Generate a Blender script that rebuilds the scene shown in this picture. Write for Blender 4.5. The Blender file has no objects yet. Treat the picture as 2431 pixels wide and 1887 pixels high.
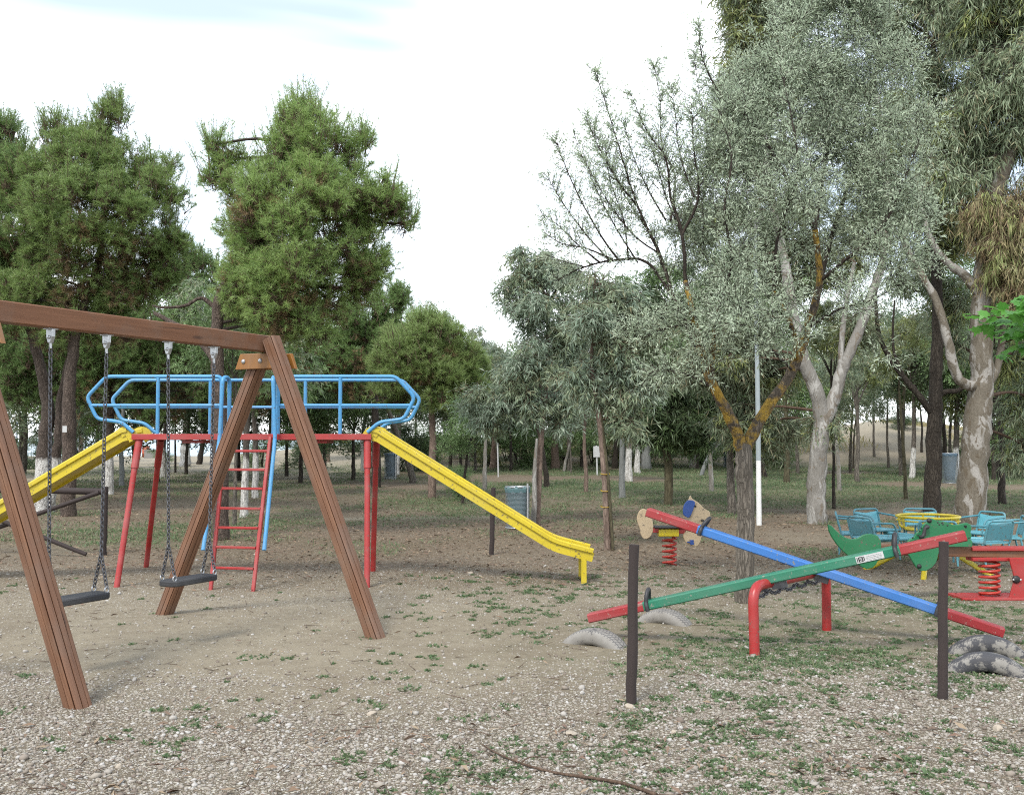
import bpy, bmesh, math, random
import numpy as np
from mathutils import Vector, Matrix
PI = math.pi
R = math.radians
SC = bpy.context.scene
COL = SC.collection
V = Vector

# ------------------------------------------------------------------ measuring
F, CX, CY, EYE = 2400.0, 1215.5, 943.5, 1.5      # focal length / centre of the picture in photo pixels, eye height
PITCH = math.atan(96.5 / F)
S = 2431.0 / 2184.0                               # survey sketch was made on a 2184 px wide copy
_F = V((0, math.cos(PITCH), math.sin(PITCH)))
_U = V((0, -math.sin(PITCH), math.cos(PITCH)))


def ray(u, v):
    u, v = u * S, v * S
    return _F + V((1, 0, 0)) * ((u - CX) / F) + _U * ((CY - v) / F)


def at(u, v, D):
    """survey point seen at (u, v), D metres in front of the eye"""
    r = ray(u, v)
    return V((0, 0, EYE)) + r * (D / r.y)


def px(n, D):
    return n * S * D / F


# ------------------------------------------------------------------ noise and terrain
_rs = np.random.RandomState(5)
_LAT = _rs.rand(256, 256)


def vnoise(x, y):
    x = np.asarray(x, float) + 1000.0
    y = np.asarray(y, float) + 1000.0
    xi, yi = np.floor(x).astype(int), np.floor(y).astype(int)
    fx, fy = x - xi, y - yi
    fx, fy = fx * fx * (3 - 2 * fx), fy * fy * (3 - 2 * fy)
    a, b = _LAT[xi & 255, yi & 255], _LAT[(xi + 1) & 255, yi & 255]
    c, d = _LAT[xi & 255, (yi + 1) & 255], _LAT[(xi + 1) & 255, (yi + 1) & 255]
    return (a * (1 - fx) + b * fx) * (1 - fy) + (c * (1 - fx) + d * fx) * fy


def fbm(x, y):
    return (vnoise(x, y) + .5 * vnoise(x * 2.1 + 7, y * 2.1) + .25 * vnoise(x * 4.3, y * 4.3 + 3)) / 1.75


def sstep(a, b, x):
    t = np.clip((np.asarray(x, float) - a) / (b - a), 0, 1)
    return t * t * (3 - 2 * t)


_RX = [(u * S - CX) / F * 72 for u in (-900, 480, 600, 700, 850, 1100, 1400, 1600, 1750, 1850, 1950, 2050, 2184, 2900)]
_RZ = [0, 0, .5, .9, 1.15, 1.3, 1.3, 1.45, 1.9, 2.75, 2.45, 2.0, 1.9, 1.9]


def height(x, y):
    x, y = np.asarray(x, float), np.asarray(y, float)
    z = (vnoise(x * .9, y * .9) - .5) * .035 * sstep(2, 4, y) * (1 - sstep(30, 60, y))
    ridge = np.interp(x * 72 / np.maximum(y, 20), _RX, _RZ)
    z = z + ridge * sstep(50, 72, y) * (1 + .25 * (vnoise(x * .25, y * .25) - .5))
    z = z - sstep(84, 125, y) * (ridge + 1.6)
    return z


def hz(x, y):
    return float(height(x, y))


def gd(u, v):
    """point of the terrain seen at (u, v)"""
    r = ray(u, v)
    z = 0.0
    for _ in range(40):
        t = (EYE - z) / max(1e-4, -r.z)
        p = V((0, 0, EYE)) + r * t
        z = .5 * z + .5 * hz(p.x, p.y)
    return V((p.x, p.y, hz(p.x, p.y)))


# ------------------------------------------------------------------ mesh building
class MB:
    def __init__(s):
        s.v, s.f, s.uv, s.sm, s.mi = [], [], [], [], []

    def add(s, vs, fs, uvs=None, smooth=False, mat=0):
        o = len(s.v)
        s.v += [V(p) for p in vs]
        for k, f in enumerate(fs):
            s.f.append([i + o for i in f])
            s.uv.append(uvs[k] if uvs else [(0, 0)] * len(f))
            s.sm.append(smooth)
            s.mi.append(mat)
        return s

    def sweep(s, path, prof, up=None, closed=False, cap=True, smooth=True, mat=0, scale=None):
        path = [V(p) for p in path]
        n, m = len(path), len(prof)
        per = [0]
        for k in range(m):
            a, b = prof[k], prof[(k + 1) % m]
            per.append(per[-1] + math.hypot(a[0] - b[0], a[1] - b[1]))
        vs, dist, L = [], [], 0
        nrm = None
        for i, p in enumerate(path):
            if closed:
                t = path[(i + 1) % n] - path[i - 1]
            else:
                t = path[min(i + 1, n - 1)] - path[max(i - 1, 0)]
            t.normalize()
            if up is not None:
                u_ = V(up)
                x = t.cross(u_)
                if x.length < 1e-4:
                    x = t.cross(V((1, 0.01, 0)))
                x.normalize()
            else:
                if nrm is None:
                    nrm = t.cross(V((0, 0, 1)) if abs(t.z) < .9 else V((0, 1, 0)))
                nrm = nrm - t * nrm.dot(t)
                nrm.normalize()
                x = nrm
            y = x.cross(t)
            k = scale[i] if scale else 1.0
            vs += [p + x * (q[0] * k) + y * (q[1] * k) for q in prof]
            if i:
                L += (p - path[i - 1]).length
            dist.append(L)
        fs, uvs = [], []
        for i in range(n if closed else n - 1):
            j = (i + 1) % n
            dj = dist[j] if j else L + (path[0] - path[-1]).length
            for k in range(m):
                k2 = (k + 1) % m
                fs.append([i * m + k, i * m + k2, j * m + k2, j * m + k])
                uvs.append([(per[k], dist[i]), (per[k + 1], dist[i]), (per[k + 1], dj), (per[k], dj)])
        s.add(vs, fs, uvs, smooth, mat)
        if cap and not closed:
            s.add(vs[:m], [list(range(m))[::-1]], [[(q[0], q[1]) for q in prof][::-1]], False, mat)
            s.add(vs[-m:], [list(range(m))], [[(q[0], q[1]) for q in prof]], False, mat)
        return s

    def tube(s, path, r, n=10, cap=True, mat=0, closed=False):
        prof = [(math.cos(2 * PI * k / n), math.sin(2 * PI * k / n)) for k in range(n)]
        rs = r if isinstance(r, (list, tuple)) else [r] * len(path)
        prof1 = prof
        return s.sweep(path, prof1, None, closed, cap, True, mat, rs)

    def bar(s, a, b, w, h, up=(0, 0, 1), ch=.004, mat=0, seg=1):
        x, y = w / 2, h / 2
        prof = [(-x + ch, -y), (x - ch, -y), (x, -y + ch), (x, y - ch), (x - ch, y), (-x + ch, y), (-x, y - ch), (-x, -y + ch)]
        a, b = V(a), V(b)
        return s.sweep([a.lerp(b, i / seg) for i in range(seg + 1)], prof, up, smooth=False, mat=mat)

    def plate(s, pts, o, ax, ay, th, mat=0, ch=.004):
        """outline pts (2D) in the plane o + ax, ay; extruded by th along ax x ay, edges eased"""
        o, ax, ay = V(o), V(ax).normalized(), V(ay).normalized()
        az = ax.cross(ay)
        n = len(pts)
        area = sum(pts[k][0] * pts[(k + 1) % n][1] - pts[(k + 1) % n][0] * pts[k][1] for k in range(n))
        if area < 0:
            pts = pts[::-1]
        ins = []
        for k in range(n):
            p0, p1, p2 = V(pts[k - 1]), V(pts[k]), V(pts[(k + 1) % n])
            e1, e2 = (p1 - p0).normalized(), (p2 - p1).normalized()
            nn = V((-e1.y - e2.y, e1.x + e2.x))
            if nn.length < 1e-6:
                nn = V((-e1.y, e1.x))
            ins.append(p1 + nn.normalized() * ch)
        W = lambda q, z: o + ax * q[0] + ay * q[1] + az * z
        vs = [W(q, 0) for q in ins] + [W(q, ch) for q in pts] + [W(q, th - ch) for q in pts] + [W(q, th) for q in ins]
        fs = [list(range(n))[::-1], [3 * n + k for k in range(n)]]
        uvs = [[tuple(q) for q in ins][::-1], [tuple(q) for q in ins]]
        for l in range(3):
            for k in range(n):
                k2 = (k + 1) % n
                fs.append([l * n + k, l * n + k2, (l + 1) * n + k2, (l + 1) * n + k])
                uvs.append([(0, 0)] * 4)
        return s.add(vs, fs, uvs, False, mat)

    def lathe(s, prof, c, axis=(0, 0, 1), n=16, smooth=True, mat=0):
        c, az = V(c), V(axis).normalized()
        ax = az.cross(V((0, 1, 0)) if abs(az.y) < .9 else V((1, 0, 0))).normalized()
        ay = az.cross(ax)
        m = len(prof)
        vs = []
        for k in range(n):
            a = 2 * PI * k / n
            d = ax * math.cos(a) + ay * math.sin(a)
            vs += [c + d * r + az * z for r, z in prof]
        fs, uvs = [], []
        for k in range(n):
            k2 = (k + 1) % n
            for i in range(m - 1):
                fs.append([k * m + i, k2 * m + i, k2 * m + i + 1, k * m + i + 1])
                uvs.append([(k / n, prof[i][1]), ((k + 1) / n, prof[i][1]), ((k + 1) / n, prof[i + 1][1]), (k / n, prof[i + 1][1])])
        return s.add(vs, fs, uvs, smooth, mat)

    def build(s, name, mats, parent=None, loc=None, label=None):
        if not isinstance(mats, (list, tuple)):
            mats = [mats]
        base = parent_world(parent)
        org = V(loc) if loc is not None else V(base)
        me = bpy.data.meshes.new(name)
        me.from_pydata([p - org for p in s.v], [], s.f)
        for m in mats:
            me.materials.append(m)
        me.polygons.foreach_set('use_smooth', s.sm)
        me.polygons.foreach_set('material_index', s.mi)
        uvl = me.uv_layers.new(name='UVMap')
        flat = [c for f in s.uv for q in f for c in q]
        uvl.data.foreach_set('uv', flat)
        me.update()
        o = bpy.data.objects.new(name, me)
        COL.objects.link(o)
        if parent:
            o.parent = parent
        o.location = org - base
        if label:
            o['label'] = label
        return o


def parent_world(p):
    w = V((0, 0, 0))
    while p is not None:
        w += p.location
        p = p.parent
    return w


def tag(o, label, cat, group=None, kind=None):
    if label:
        o['label'] = label
    if cat:
        o['category'] = cat
    if group:
        o['group'] = group
    if kind:
        o['kind'] = kind
    return o


def thing(name, label, cat, loc, group=None):
    o = bpy.data.objects.new(name, None)
    o.empty_display_size = .2
    COL.objects.link(o)
    o.location = loc
    return tag(o, label, cat, group)


def np_mesh(name, P, mats, parent=None, mi=None, smooth=False, loc=None):
    """P: list of (count, k, 3) arrays; each row is one k-gon"""
    base = parent_world(parent)
    org = V(loc) if loc is not None else base
    me = bpy.data.meshes.new(name)
    verts = np.concatenate([p.reshape(-1, 3) for p in P]) - np.array(org)
    tot = np.concatenate([np.full(len(p), p.shape[1]) for p in P])
    start = np.concatenate([[0], np.cumsum(tot)[:-1]])
    nv = len(verts)
    me.vertices.add(nv)
    me.vertices.foreach_set('co', verts.astype(np.float32).ravel())
    me.loops.add(nv)
    me.loops.foreach_set('vertex_index', np.arange(nv, dtype=np.int32))
    me.polygons.add(len(tot))
    me.polygons.foreach_set('loop_start', start.astype(np.int32))
    for m in (mats if isinstance(mats, (list, tuple)) else [mats]):
        me.materials.append(m)
    if mi is not None:
        me.polygons.foreach_set('material_index', mi.astype(np.int32))
    me.update(calc_edges=True)
    o = bpy.data.objects.new(name, me)
    COL.objects.link(o)
    if parent:
        o.parent = parent
    o.location = org - base
    return o


def catmull(pts, k=6):
    pts = [V(p) for p in pts]
    out = []
    for i in range(len(pts) - 1):
        p0, p1, p2, p3 = pts[max(i - 1, 0)], pts[i], pts[i + 1], pts[min(i + 2, len(pts) - 1)]
        for j in range(k):
            t = j / k
            out.append(.5 * ((2 * p1) + (p2 - p0) * t + (2 * p0 - 5 * p1 + 4 * p2 - p3) * t * t + (3 * p1 - p0 - 3 * p2 + p3) * t ** 3))
    out.append(pts[-1])
    return out


def lerp_list(vals, n):
    return [float(np.interp(i / (n - 1), np.linspace(0, 1, len(vals)), vals)) for i in range(n)]


def rounded(pts, r=.05, k=4):
    """polyline with rounded corners"""
    pts = [V(p) for p in pts]
    out = [pts[0]]
    for i in range(1, len(pts) - 1):
        a, b, c = pts[i - 1], pts[i], pts[i + 1]
        ra = min(r, (a - b).length * .45, (c - b).length * .45)
        p, q = b + (a - b).normalized() * ra, b + (c - b).normalized() * ra
        for j in range(k + 1):
            t = j / k
            out.append(p * (1 - t) ** 2 + b * 2 * t * (1 - t) + q * t * t)
    out.append(pts[-1])
    return out


# ------------------------------------------------------------------ materials
class NT:
    def __init__(s, name):
        s.m = bpy.data.materials.new(name)
        s.m.use_nodes = True
        s.t = s.m.node_tree
        s.t.nodes.clear()
        s.out = s.n('ShaderNodeOutputMaterial')

    def n(s, typ, **kw):
        nd = s.t.nodes.new(typ)
        for k, v in kw.items():
            setattr(nd, k, v)
        return nd

    def l(s, a, b):
        s.t.links.new(a, b)

    def val(s, sock, v):
        if hasattr(v, 'is_linked') or isinstance(v, bpy.types.NodeSocket):
            s.l(v, sock)
        else:
            sock.default_value = v

    def noise(s, vec, scale, detail=3, rough=.55, dist=0):
        nd = s.n('ShaderNodeTexNoise')
        s.l(vec, nd.inputs['Vector'])
        nd.inputs['Scale'].default_value = scale
        nd.inputs['Detail'].default_value = detail
        nd.inputs['Roughness'].default_value = rough
        nd.inputs['Distortion'].default_value = dist
        return nd.outputs['Fac']

    def voro(s, vec, scale, feature='F1', rnd=1):
        nd = s.n('ShaderNodeTexVoronoi', feature=feature)
        s.l(vec, nd.inputs['Vector'])
        nd.inputs['Scale'].default_value = scale
        nd.inputs['Randomness'].default_value = rnd
        return nd

    def ramp(s, fac, stops, interp='LINEAR'):
        nd = s.n('ShaderNodeValToRGB')
        cr = nd.color_ramp
        cr.interpolation = interp
        while len(cr.elements) > 1:
            cr.elements.remove(cr.elements[-1])
        for k, (p, c) in enumerate(stops):
            e = cr.elements[0] if k == 0 else cr.elements.new(p)
            e.position = p
            c = c if isinstance(c, (tuple, list)) else (c, c, c)
            e.color = tuple(c[:3]) + (1,)
        s.l(fac, nd.inputs[0])
        return nd.outputs[0]

    def mix(s, fac, a, b, blend='MIX'):
        nd = s.n('ShaderNodeMix', data_type='RGBA', blend_type=blend)
        s.val(nd.inputs[0], fac)
        for sock, v in ((nd.inputs[6], a), (nd.inputs[7], b)):
            if isinstance(v, (tuple, list)):
                sock.default_value = tuple(v[:3]) + (1,)
            else:
                s.l(v, sock)
        return nd.outputs[2]

    def math(s, op, a, b=0.0, clamp=False):
        nd = s.n('ShaderNodeMath', operation=op, use_clamp=clamp)
        s.val(nd.inputs[0], a)
        s.val(nd.inputs[1], b)
        return nd.outputs[0]

    def mapping(s, vec, scale):
        nd = s.n('ShaderNodeMapping')
        s.l(vec, nd.inputs['Vector'])
        nd.inputs['Scale'].default_value = scale
        return nd.outputs[0]

    def bump(s, h, strength=.3, dist=.01):
        nd = s.n('ShaderNodeBump')
        s.l(h, nd.inputs['Height'])
        nd.inputs['Strength'].default_value = strength
        nd.inputs['Distance'].default_value = dist
        return nd.outputs[0]

    def principled(s, color, rough=.6, normal=None, metal=0, spec=.5):
        nd = s.n('ShaderNodeBsdfPrincipled')
        if isinstance(color, (tuple, list)):
            nd.inputs['Base Color'].default_value = tuple(color[:3]) + (1,)
        else:
            s.l(color, nd.inputs['Base Color'])
        s.val(nd.inputs['Roughness'], rough)
        nd.inputs['Metallic'].default_value = metal
        nd.inputs['Specular IOR Level'].default_value = spec
        if normal is not None:
            s.l(normal, nd.inputs['Normal'])
        return nd

    def done(s, sh):
        s.l(sh.outputs[0] if hasattr(sh, 'outputs') else sh, s.out.inputs[0])
        return s.m

    def obj(s):
        return s.n('ShaderNodeTexCoord').outputs['Object']

    def uvs(s):
        return s.n('ShaderNodeTexCoord').outputs['UV']


def mul(c, k):
    return tuple(min(1, x * k) for x in c)


def paint(name, c, rough=.42, wear=.5, under=(.16, .12, .09), grime=(.12, .10, .08)):
    """weathered paint: faded blotches, grime, a few chips"""
    c, under, grime = mul(c, .62), mul(under, .62), mul(grime, .62)
    t = NT(name)
    o = t.obj()
    n1 = t.noise(o, 3.0, 4)
    col = t.mix(n1, mul(c, .86), mul(c, 1.12))
    g = t.ramp(t.noise(o, 11, 5, .7), [(.52, 0), (.8, .5 * wear)])
    col = t.mix(g, col, grime)
    ch = t.ramp(t.noise(o, 34, 4, .65), [(.645 - .05 * wear, 0), (.665 - .04 * wear, .85)])
    col = t.mix(ch, col, under)
    fd = t.ramp(t.noise(t.mapping(o, (1, 1, 2.5)), 1.7, 3), [(.45, 0), (.75, .30 * wear)])
    col = t.mix(fd, col, mul((.55, .52, .48), .62))
    rg = t.ramp(n1, [(.3, rough - .08), (.75, rough + .2)])
    return t.done(t.principled(col, rg, t.bump(t.noise(o, 60, 2), .08, .004)))


def wood(name, c_dark, c_light, grain=1.0, rough=.65, cracks=0.0, groove=0.0):
    """grain runs along the v direction of the uv map"""
    c_dark, c_light = mul(c_dark, .66), mul(c_light, .66)
    t = NT(name)
    uv = t.uvs()
    g = t.noise(t.mapping(uv, (70 * grain, 2.2, 1)), 1.0, 5, .6, .4)
    b = t.noise(t.mapping(uv, (9, 1.1, 1)), 1.0, 3)
    col = t.mix(t.ramp(g, [(.3, 0), (.72, 1)]), c_dark, c_light)
    col = t.mix(t.ramp(b, [(.35, 0), (.75, .45)]), col, mul(c_dark, .75))
    wz = t.noise(t.obj(), 2.6, 4, .6)
    col = t.mix(t.ramp(wz, [(.48, 0), (.70, .5)]), col, mul(c_dark, 1.0) if c_dark[0] < .05 else (.15, .115, .09))
    k = t.voro(t.mapping(uv, (5, 1.3, 1)), 1.0)
    col = t.mix(t.ramp(k.outputs['Distance'], [(.03, .8), (.09, 0)]), col, mul(c_dark, .35))
    if cracks:
        cr = t.noise(t.mapping(uv, (34, .9, 1)), 1.0, 2, .5, .6)
        col = t.mix(t.ramp(cr, [(.30, cracks), (.335, 0)]), col, mul(c_dark, .25))
    return t.done(t.principled(col, rough, t.bump(g, .25, .004)))


def bark(name, c1, c2, scale=9, stretch=.22, strength=.7, white_to=None, lichen=None, patch=None, crack=.55):
    c1, c2 = mul(c1, .82), mul(c2, .82)
    t = NT(name)
    o = t.obj()
    st = t.mapping(o, (1, 1, stretch))
    n = t.noise(st, scale * 2, 6, .65, .6)
    wv = t.n('ShaderNodeVectorMath', operation='ADD')
    t.l(st, wv.inputs[0])
    nz = t.n('ShaderNodeTexNoise')
    t.l(st, nz.inputs['Vector'])
    nz.inputs['Scale'].default_value = scale * 2.5
    sc_ = t.n('ShaderNodeVectorMath', operation='SCALE')
    t.l(nz.outputs['Color'], sc_.inputs[0])
    sc_.inputs['Scale'].default_value = .9 / scale
    t.l(sc_.outputs[0], wv.inputs[1])
    v = t.voro(wv.outputs[0], scale * 2.6, 'DISTANCE_TO_EDGE')
    fis = t.ramp(v.outputs['Distance'], [(0, 0), (.22, 1)])
    col = t.mix(t.ramp(n, [(.3, 0), (.7, 1)]), c1, c2)
    big = t.noise(o, 2.3, 3)
    col = t.mix(t.ramp(big, [(.35, 0), (.7, .4)]), col, mul(c1, .8))
    col = t.mix(t.math('MULTIPLY', t.math('SUBTRACT', 1.0, fis), crack), col, mul(c1, .45))
    if patch:      # shed bark: pale plates with irregular edges over darker rind
        pn = t.noise(t.mapping(o, (1, 1, .45)), patch[0], 4, .55, 1.2)
        col = t.mix(t.ramp(pn, [(patch[1], 0), (patch[1] + .05, .8)]), col, patch[2])
        pn2 = t.noise(t.mapping(o, (1.3, 1.1, .6)), patch[0] * 1.7, 4, .6, 1)
        col = t.mix(t.ramp(pn2, [(.57, 0), (.59, .9)]), col, patch[3])
    if lichen:
        ln = t.noise(o, 7, 5, .68)
        col = t.mix(t.ramp(ln, [(.43, 0), (.56, .88)]), col, t.mix(t.noise(o, 30, 3), lichen, mul(lichen, .5)))
    if white_to:
        z = t.n('ShaderNodeSeparateXYZ')
        t.l(o, z.inputs[0])
        e = t.math('ADD', z.outputs['Z'], t.math('MULTIPLY', t.noise(st, 5, 3), .3))
        m = t.ramp(t.math('DIVIDE', e, white_to), [(.93, 1), (1.0, 0)])
        keep = t.ramp(t.noise(st, scale * 2.2, 5, .7), [(.34, .15), (.52, .93)])
        wc = t.mix(t.noise(o, 6, 4), (.50, .48, .44), (.70, .69, .66))
        col = t.mix(t.math('MULTIPLY', m, keep), col, wc)
    return t.done(t.principled(col, .85, t.bump(t.math('ADD', fis, n), strength, .02), spec=.25))


def leafmat(name, stops, trans=.35, rough=.5, spec=.35, hue_noise=None):
    """stops: colours picked leaf by leaf"""
    t = NT(name)
    geo = t.n('ShaderNodeNewGeometry')
    info = t.n('ShaderNodeObjectInfo')
    r = geo.outputs['Random Per Island']
    n = len(stops)
    col = t.ramp(r, [(k / max(1, n - 1), c) for k, c in enumerate(stops)])
    o = t.obj()
    cl = t.noise(o, 1.6, 2)
    col = t.mix(t.ramp(cl, [(.35, 0), (.7, .55)]), col, hue_noise or stops[-1])
    var = t.math('ADD', t.math('MULTIPLY', info.outputs['Random'], .3), .85)
    hsv = t.n('ShaderNodeHueSaturation')
    t.l(var, hsv.inputs['Value'])
    t.l(col, hsv.inputs['Color'])
    col = hsv.outputs[0]
    p = t.principled(col, rough, spec=spec)
    tr = t.n('ShaderNodeBsdfTranslucent')
    t.l(col, tr.inputs[0])
    mx = t.n('ShaderNodeMixShader')
    mx.inputs[0].default_value = trans
    t.l(p.outputs[0], mx.inputs[1])
    t.l(tr.outputs[0], mx.inputs[2])
    return t.done(mx)


def islandmat(name, stops, rough=.8, spec=.3):
    stops = [mul(c, .60) for c in stops]
    t = NT(name)
    geo = t.n('ShaderNodeNewGeometry')
    n = len(stops)
    col = t.ramp(geo.outputs['Random Per Island'], [(k / n, c) for k, c in enumerate(stops)], 'CONSTANT')
    o = t.obj()
    col = t.mix(t.math('MULTIPLY', t.noise(o, 90, 3), .6), col, (.20, .17, .14))
    return t.done(t.principled(col, rough, spec=spec))


M = {}
M['rail_blue'] = paint('blue_rail_paint', (.085, .38, .72), .35, .35)
M['red'] = paint('red_metal_paint', (.50, .032, .030), .38, .5)
M['yellow'] = paint('yellow_slide_paint', (.80, .62, .025), .36, .45, grime=(.25, .2, .06))
M['plank_blue'] = paint('blue_board_paint', (.055, .235, .66), .45, .5, under=(.3, .3, .24))
M['plank_green'] = paint('green_board_paint', (.008, .23, .125), .45, .5, under=(.3, .3, .24))
M['plank_red'] = paint('red_board_paint', (.43, .024, .028), .48, .6, under=(.4, .25, .2))
M['croc'] = paint('green_panel', (.010, .21, .075), .4, .25)
M['tan'] = paint('tan_panel', (.72, .55, .34), .45, .3)
M['blue_small'] = paint('dark_blue_panel', (.02, .09, .38), .4, .2)
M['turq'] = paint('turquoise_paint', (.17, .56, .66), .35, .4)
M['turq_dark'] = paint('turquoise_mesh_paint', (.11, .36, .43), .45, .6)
M['spring'] = paint('red_spring_paint', (.60, .045, .025), .35, .4)
M['black'] = paint('black_rubber', (.030, .030, .034), .5, .2, under=(.05, .05, .05), grime=(.06, .055, .05))
M['seat_black'] = paint('swing_seat_rubber', (.024, .026, .032), .6, .5, under=(.05, .05, .05), grime=(.08, .075, .07))
M['galv'] = NT('galvanised_steel')
_t = M['galv']
M['galv'] = _t.done(_t.principled(_t.mix(_t.noise(_t.obj(), 40, 4), (.30, .31, .32), (.55, .56, .57)), .42, metal=.8))
_t = NT('chain_steel')
M['chain'] = _t.done(_t.principled(_t.mix(_t.noise(_t.obj(), 25, 3), (.05, .05, .055), (.17, .17, .18)), .45, metal=.6))
M['post'] = wood('dark_weathered_wood', (.030, .020, .018), (.068, .046, .041), .8, .8, .3)
M['swing_leg'] = wood('swing_leg_wood', (.19, .085, .043), (.33, .165, .092), .9, .6, .4)
M['swing_beam'] = wood('swing_beam_wood', (.20, .078, .030), (.31, .135, .062), .6, .65, .7)
M['bracket'] = wood('bracket_wood', (.33, .13, .018), (.46, .20, .03), .8, .5)
M['croc_plank'] = wood('brown_plank_wood', (.17, .066, .026), (.28, .12, .05), .8, .6, .3)
M['bark_pine'] = bark('pine_bark', (.085, .062, .050), (.20, .155, .125), 10, .35)
M['bark_pine_white'] = bark('whitewashed_pine_bark', (.075, .056, .046), (.17, .135, .11), 11, .3, white_to=1.25)
M['bark_grey'] = bark('grey_bark', (.11, .095, .078), (.27, .24, .20), 9, .2)
M['bark_dark'] = bark('dark_bark', (.042, .034, .027), (.105, .088, .07), 10, .25)
M['bark_white'] = bark('whitewashed_bark', (.10, .085, .07), (.23, .20, .17), 9, .2, white_to=1.3)
M['bark_blue'] = bark('smooth_blue_grey_bark', (.17, .18, .175), (.31, .32, .31), 5, .2, .3, crack=.15)
M['bark_green'] = bark('greenish_brown_bark', (.07, .062, .034), (.16, .14, .085), 8, .2, .4)
M['bark_pink'] = bark('pinkish_bark', (.17, .12, .095), (.33, .25, .20), 7, .25, .4)
M['bark_mottled'] = bark('peeling_mottled_bark', (.135, .115, .086), (.215, .19, .15), 7, .4, .3,
                         patch=(3.0, .505, (.30, .285, .26), (.10, .08, .055)), crack=.12)
M['bark_pale'] = bark('pale_mottled_bark', (.20, .185, .16), (.30, .285, .26), 5, .3, .3,
                      patch=(3.0, .50, (.35, .34, .315), (.155, .13, .10)), crack=.08)
M['bark_olive'] = bark('grey_fissured_bark', (.135, .115, .092), (.30, .265, .22), 13, .12, .7, crack=.6)
M['bark_lichen'] = bark('lichen_covered_bark', (.085, .068, .05), (.19, .155, .12), 13, .2, .7, lichen=(.46, .29, .045))
M['twig'] = bark('dark_twig_bark', (.035, .027, .022), (.085, .066, .052), 14, .3, .3)
M['twig_brown'] = bark('brown_twig_bark', (.09, .058, .04), (.17, .115, .08), 14, .3, .3)
M['needle'] = leafmat('pine_needles', [(.17, .27, .085), (.22, .335, .105), (.28, .40, .13), (.33, .42, .14)], .45, .4, .45, (.29, .39, .12))
M['needle_far'] = leafmat('far_pine_needles', [(.13, .22, .075), (.175, .275, .095), (.23, .33, .115)], .42, .5, .3)
M['needle_light'] = leafmat('light_pine_needles', [(.20, .30, .10), (.26, .37, .125), (.33, .44, .16), (.36, .44, .17)], .5, .4, .4, (.31, .40, .14))
M['needle_dead'] = leafmat('dry_pine_needles', [(.24, .155, .085), (.30, .20, .105), (.19, .15, .085)], .3, .6, .2)
M['leaf_silver'] = leafmat('silver_leaves', [(.32, .40, .28), (.41, .485, .36), (.50, .56, .43), (.27, .345, .23)], .36, .55, .35, (.42, .49, .35))
M['leaf_euc'] = leafmat('grey_green_leaves', [(.18, .245, .145), (.26, .325, .20), (.36, .41, .27), (.21, .29, .17), (.38, .30, .18)], .38, .42, .45, (.30, .37, .24))
M['leaf_euc_b'] = leafmat('blue_green_leaves', [(.17, .25, .17), (.26, .34, .24), (.38, .44, .34), (.20, .29, .20)], .38, .4, .5, (.32, .40, .30))
M['leaf_olive'] = leafmat('yellow_green_leaves', [(.24, .30, .105), (.32, .37, .14), (.40, .40, .165), (.21, .27, .10)], .35, .5, .35, (.27, .33, .13))
M['leaf_dark'] = leafmat('dark_green_leaves', [(.085, .14, .07), (.12, .19, .09), (.165, .24, .115), (.105, .145, .07)], .42, .45, .4)
M['leaf_rust'] = leafmat('rusty_hanging_leaves', [(.28, .19, .115), (.34, .245, .145), (.27, .25, .13), (.32, .32, .16)], .3, .55, .3)
M['leaf_bright'] = leafmat('bright_green_leaves', [(.06, .19, .03), (.085, .24, .04), (.11, .28, .05)], .42, .4, .45)
M['leaf_mid'] = leafmat('mid_green_leaves', [(.13, .225, .09), (.19, .30, .12), (.25, .355, .155)], .42, .45, .4)
M['weed'] = leafmat('weed_leaves', [(.08, .145, .07), (.115, .195, .085), (.16, .225, .105), (.19, .21, .12)], .34, .55, .3, (.125, .18, .09))
M['grass'] = leafmat('grass_blades', [(.08, .145, .065), (.115, .19, .085), (.20, .22, .12), (.25, .23, .14)], .35, .55, .3, (.12, .18, .085))
M['drygrass'] = leafmat('dry_grass_blades', [(.40, .32, .18), (.30, .28, .13), (.24, .26, .11), (.46, .38, .23)], .35, .6, .2)
M['litter'] = islandmat('dry_fallen_leaves', [(.30, .18, .10), (.24, .14, .085), (.38, .26, .15), (.17, .11, .075), (.43, .32, .20), (.21, .10, .06)], .75)
M['gravel'] = islandmat('limestone_gravel', [(.62, .59, .54), (.46, .42, .36), (.76, .74, .70), (.34, .29, .235), (.56, .52, .46), (.40, .34, .28), (.52, .47, .40), (.24, .19, .155)], .85)
M['stone'] = paint('pale_limestone', (.55, .47, .37), .85, .6, under=(.35, .3, .25), grime=(.3, .25, .19))
# ------------------------------------------------------------------ play equipment
def chain_mb(path, link=.034, r=.0042, wid=.011):
    """interlocking welded links along a polyline"""
    mb = MB()
    path = [V(p) for p in path]
    seg = [(path[i + 1] - path[i]).length for i in range(len(path) - 1)]
    L = sum(seg)
    n = max(2, int(L / (link * .74)))
    for k in range(n):
        s = (k + .5) / n * L
        i = 0
        while i < len(seg) - 1 and s > seg[i]:
            s -= seg[i]
            i += 1
        t = (path[i + 1] - path[i]).normalized()
        c = path[i] + t * s
        x = t.cross(V((.3, .9, .1)) if abs(t.y) < .9 else V((0, 0, 1))).normalized()
        y = t.cross(x)
        w = x if k % 2 else y
        ring = []
        for a in range(10):
            an = 2 * PI * a / 10
            ca, sa = math.cos(an), math.sin(an)
            ring.append(c + t * ((link / 2 - wid) * (1 if ca > 0 else -1) * (abs(ca) > .3) + wid * ca) + w * (wid * sa))
        mb.tube(ring, r, 5, False, closed=True)
    return mb


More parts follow.
